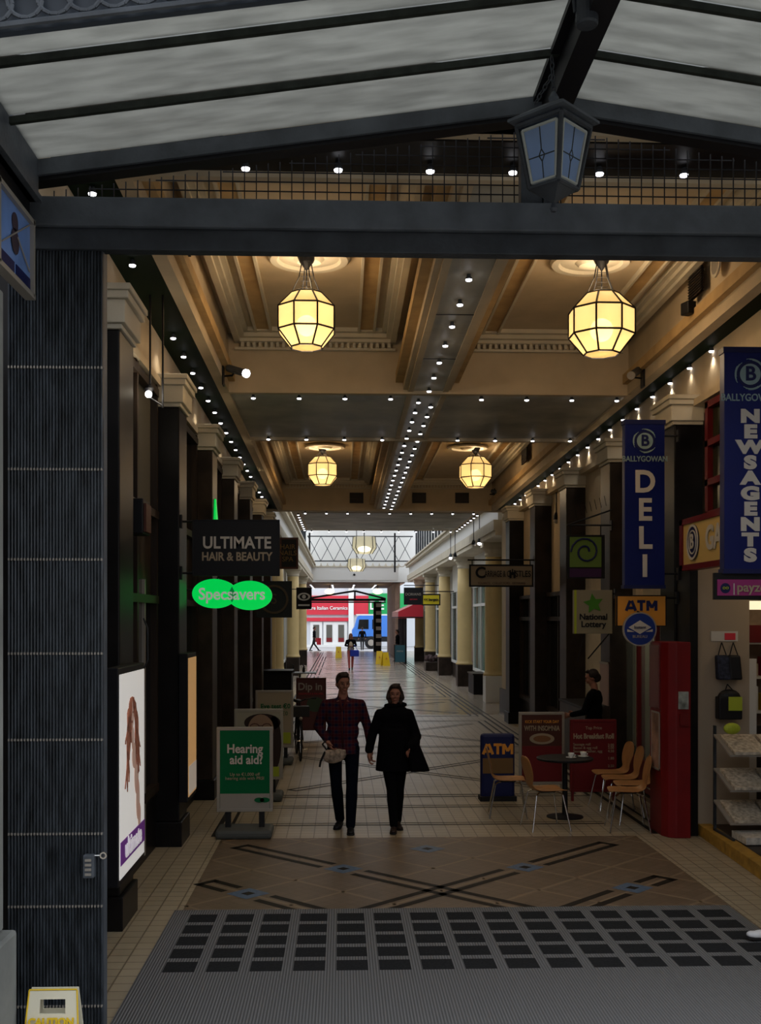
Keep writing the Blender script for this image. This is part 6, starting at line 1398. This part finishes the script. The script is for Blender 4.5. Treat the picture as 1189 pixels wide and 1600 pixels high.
def small_person(label, x, y, H, legm, topm, hairm='hair', long=.0, face=0.0, stride=.18, arms='down', phase=1):
    t = thing('person', label, 'person', (x, y, 0)); s = H/1.75
    Rz = Matrix.Rotation(face, 3, 'Z')
    L = lambda a, b_, c: V((x, y, 0))+Rz@V((a*s, b_*s, c*s))
    hl, hr = L(-.09, 0, .91), L(.09, 0, .91); kl, al = L(-.085, -.10*phase, .50), L(-.07, -stride*phase, .09); kr, ar = L(.085, .0, .50), L(.07, stride*phase, .10)
    sl, sr = L(-.185, 0, 1.395), L(.185, 0, 1.395)
    if arms == 'front': el, wl, er, wr = L(-.26, .0, 1.17), L(-.09, -.20, 1.14), L(.26, 0, 1.17), L(.09, -.20, 1.14)
    elif arms == 'counter': el, wl, er, wr = L(-.24, -.08, 1.16), L(-.13, -.32, 1.10), L(.24, -.08, 1.16), L(.13, -.32, 1.10)
    else: el, wl, er, wr = L(-.25, .06*phase, 1.17), L(-.26, -.08, .93), L(.25, -.05*phase, 1.17), L(.28, .02, .92)
    b = MB(); b.ell(L(0, 0, .98), (.16*s, .11*s, .12*s), Rz); b.ell(L(0, 0, 1.18), (.14*s, .10*s, .17*s), Rz); b.ell(L(0, 0, 1.34), (.17*s, .10*s, .13*s), Rz); b.caps(L(0, .01, 1.42), .055*s, L(0, 0, 1.53), .05*s)
    P = head(b, L(0, -.02, 1.635), face, s*.97, .25 if arms in ('front', 'counter') else .05)
    leg(b, hl, kl, al); leg(b, hr, kr, ar)
    for s_, e_, w_ in ((sl, el, wl), (sr, er, wr)): b.caps(s_, .048*s, e_, .036*s); b.caps(e_, .036*s, w_, .025*s)
    for w_, e_, q in ((wl, el, -1), (wr, er, 1)): hand(b, w_, (w_-e_), Rz@V((-q*.3, -1, .3)), .5, s)
    remesh(b.build('body', 'skin', t), .011, 3)
    face_bits(P, t, s); hair_cap(P, t, s, hairm, long)
    b = MB(); b.ell(L(0, 0, 1.02), (.17*s, .125*s, .13*s), Rz); b.ell(L(0, 0, 1.18), (.165*s, .12*s, .18*s), Rz); b.ell(L(0, 0, 1.33), (.19*s, .12*s, .15*s), Rz); b.caps(L(0, 0, 1.44), .060*s, sl, .060*s); b.caps(L(0, 0, 1.44), .060*s, sr, .060*s)
    b.caps(sl, .062*s, el, .05*s); b.caps(el, .05*s, el.lerp(wl, .85), .04*s); b.caps(sr, .062*s, er, .05*s); b.caps(er, .05*s, er.lerp(wr, .85), .04*s)
    remesh(b.build('jacket', topm, t), .013, 4)
    b = MB(); b.ell(L(0, 0, .93), (.16*s, .115*s, .12*s), Rz); leg(b, hl, kl, al, (.088, .064, .062, .050)); leg(b, hr, kr, ar, (.088, .064, .062, .05)); remesh(b.build('trousers', legm, t), .013, 4)
    d = Rz@V((0, -1, 0)); shoe('left_shoe', t, al, d, 'black', s); shoe('right_shoe', t, ar, d, 'black', s, .12)
    return t, L
a = WY(548, 1040, 51)
t, L = small_person('long-haired woman in black jacket and salmon trousers walking up the bright passage', a.x, 51, 1.68, 'redtrouser', 'coat', 'brownhair', .20, arms='front')
b = MB(); b.ell(L(0, -.10, 1.16), (.10, .06, .20)); b.ell(L(0, -.085, 1.0), (.12, .06, .10)); b.build('beige_top', 'sand', t, smooth=True)
g = thing('shoulder_bag', 'royal blue bag carried in front of the long-haired woman', 'bag', tuple(L(.20, -.22, .72))); b = MB(); b.rbox(L(.18, -.24, .80), (.42, .14, .30)); b.build('body', 'blue', g, bevel=.03); b = MB(); b.path([L(.0, -.22, .94), L(.05, -.18, 1.12), L(.2, -.16, 1.18), L(.33, -.22, .94)], .012); b.build('handle', 'blue', g)
a = WY(491, 1017, 80); t, L = small_person('figure in dark clothes striding past at the left of the far exit', a.x, 80, 1.78, 'black', 'coat', face=PI/2, stride=.30, phase=-1)
b = MB(); b.box(a.x+.18, a.x+.50, 79.9, 80.05, .45, .95); tag(b.build('carrier_bag', 'shopred', bevel=.02), 'red carrier bag held by the figure at the left of the far exit', 'bag')
a = WY(566, 1016, 82); small_person('figure in dark clothes standing before the blue truck', a.x, 82, 1.72, 'black', 'coat', face=PI, stride=.10)
a = WY(621, 1030, 60.5); small_person('dark figure standing under the striped awning', a.x, 60.5, 1.75, 'black', 'coat', face=-PI/2, stride=.05)
a = WY(938, 1056, 15.65)
t, L = small_person('man in black top looking down behind the red menu board', 3.50, 14.95, 1.68, 'coat', 'coat', face=-PI/2-.5, stride=.05, arms='counter')

# trainer shoe cut by the right edge, with the lower leg above it
t = thing('person', 'person with white trainers and dark trousers stepping in at the right edge', 'person', (3.42, 8.15, 0))
a = WY(1205, 1478, 7.97); ax = V((a.x-.01, 7.97, .10))
shoe('white_trainer', t, ax, (-1, -.12), mat('white_leather', (.62, .63, .66), .5), 1.0, -.10)
shoe('rear_trainer', t, V((a.x+.75, 8.15, .12)), (-1, -.05), MATS['white_leather'], 1.0, .35)
b = MB(); hip = V((a.x+.52, 8.06, .92)); leg(b, hip, V((a.x+.33, 7.98, .50)), ax, (.088, .06, .056, .042)); leg(b, hip+V((.02, .12, 0)), V((a.x+.60, 8.14, .50)), V((a.x+.75, 8.15, .12)), (.088, .06, .056, .042)); b.ell(hip+V((0, .06, .06)), (.12, .17, .14)); b.ell(hip+V((.0, .06, .30)), (.11, .16, .20)); b.ell(hip+V((0, .06, .48)), (.12, .19, .13)); b.caps(hip+V((0, .06, .55)), .05, hip+V((-.02, .06, .66)), .05)
P = head(b, hip+V((-.02, .06, .755)), -PI/2, .97)
sh1, sh2 = hip+V((0, -.13, .53)), hip+V((0, .25, .53))
for s_, e_, w_ in ((sh1, sh1+V((.06, -.04, -.28)), sh1+V((-.08, -.05, -.50))), (sh2, sh2+V((-.02, .04, -.28)), sh2+V((-.16, .03, -.50)))): b.caps(s_, .05, e_, .038); b.caps(e_, .038, w_, .026); hand(b, w_, w_-e_, (-1, 0, 0), .5)
remesh(b.build('body', 'skin', t), .010, 4); face_bits(P, t, .97); hair_cap(P, t, .97)
b = MB(); leg(b, hip, V((a.x+.33, 7.98, .50)), ax+V((.01, 0, .08)), (.096, .07, .066, .055)); leg(b, hip+V((.02, .12, 0)), V((a.x+.60, 8.14, .50)), V((a.x+.75, 8.15, .20)), (.096, .07, .066, .055)); b.ell(hip+V((0, .06, .04)), (.13, .18, .12)); remesh(b.build('trousers', 'jeans', t), .012, 4)
b = MB(); b.ell(hip+V((0, .06, .15)), (.13, .18, .14)); b.ell(hip+V((0, .06, .36)), (.135, .19, .22)); b.caps(sh1, .066, sh1+V((.06, -.04, -.28)), .052); b.caps(sh1+V((.06, -.04, -.28)), .052, sh1+V((-.06, -.05, -.46)), .042); b.caps(sh2, .066, sh2+V((-.02, .04, -.28)), .052); b.caps(sh2+V((-.02, .04, -.28)), .052, sh2+V((-.14, .03, -.46)), .042); b.caps(sh1, .06, sh2, .06); remesh(b.build('jumper', 'coat', t), .012, 4)
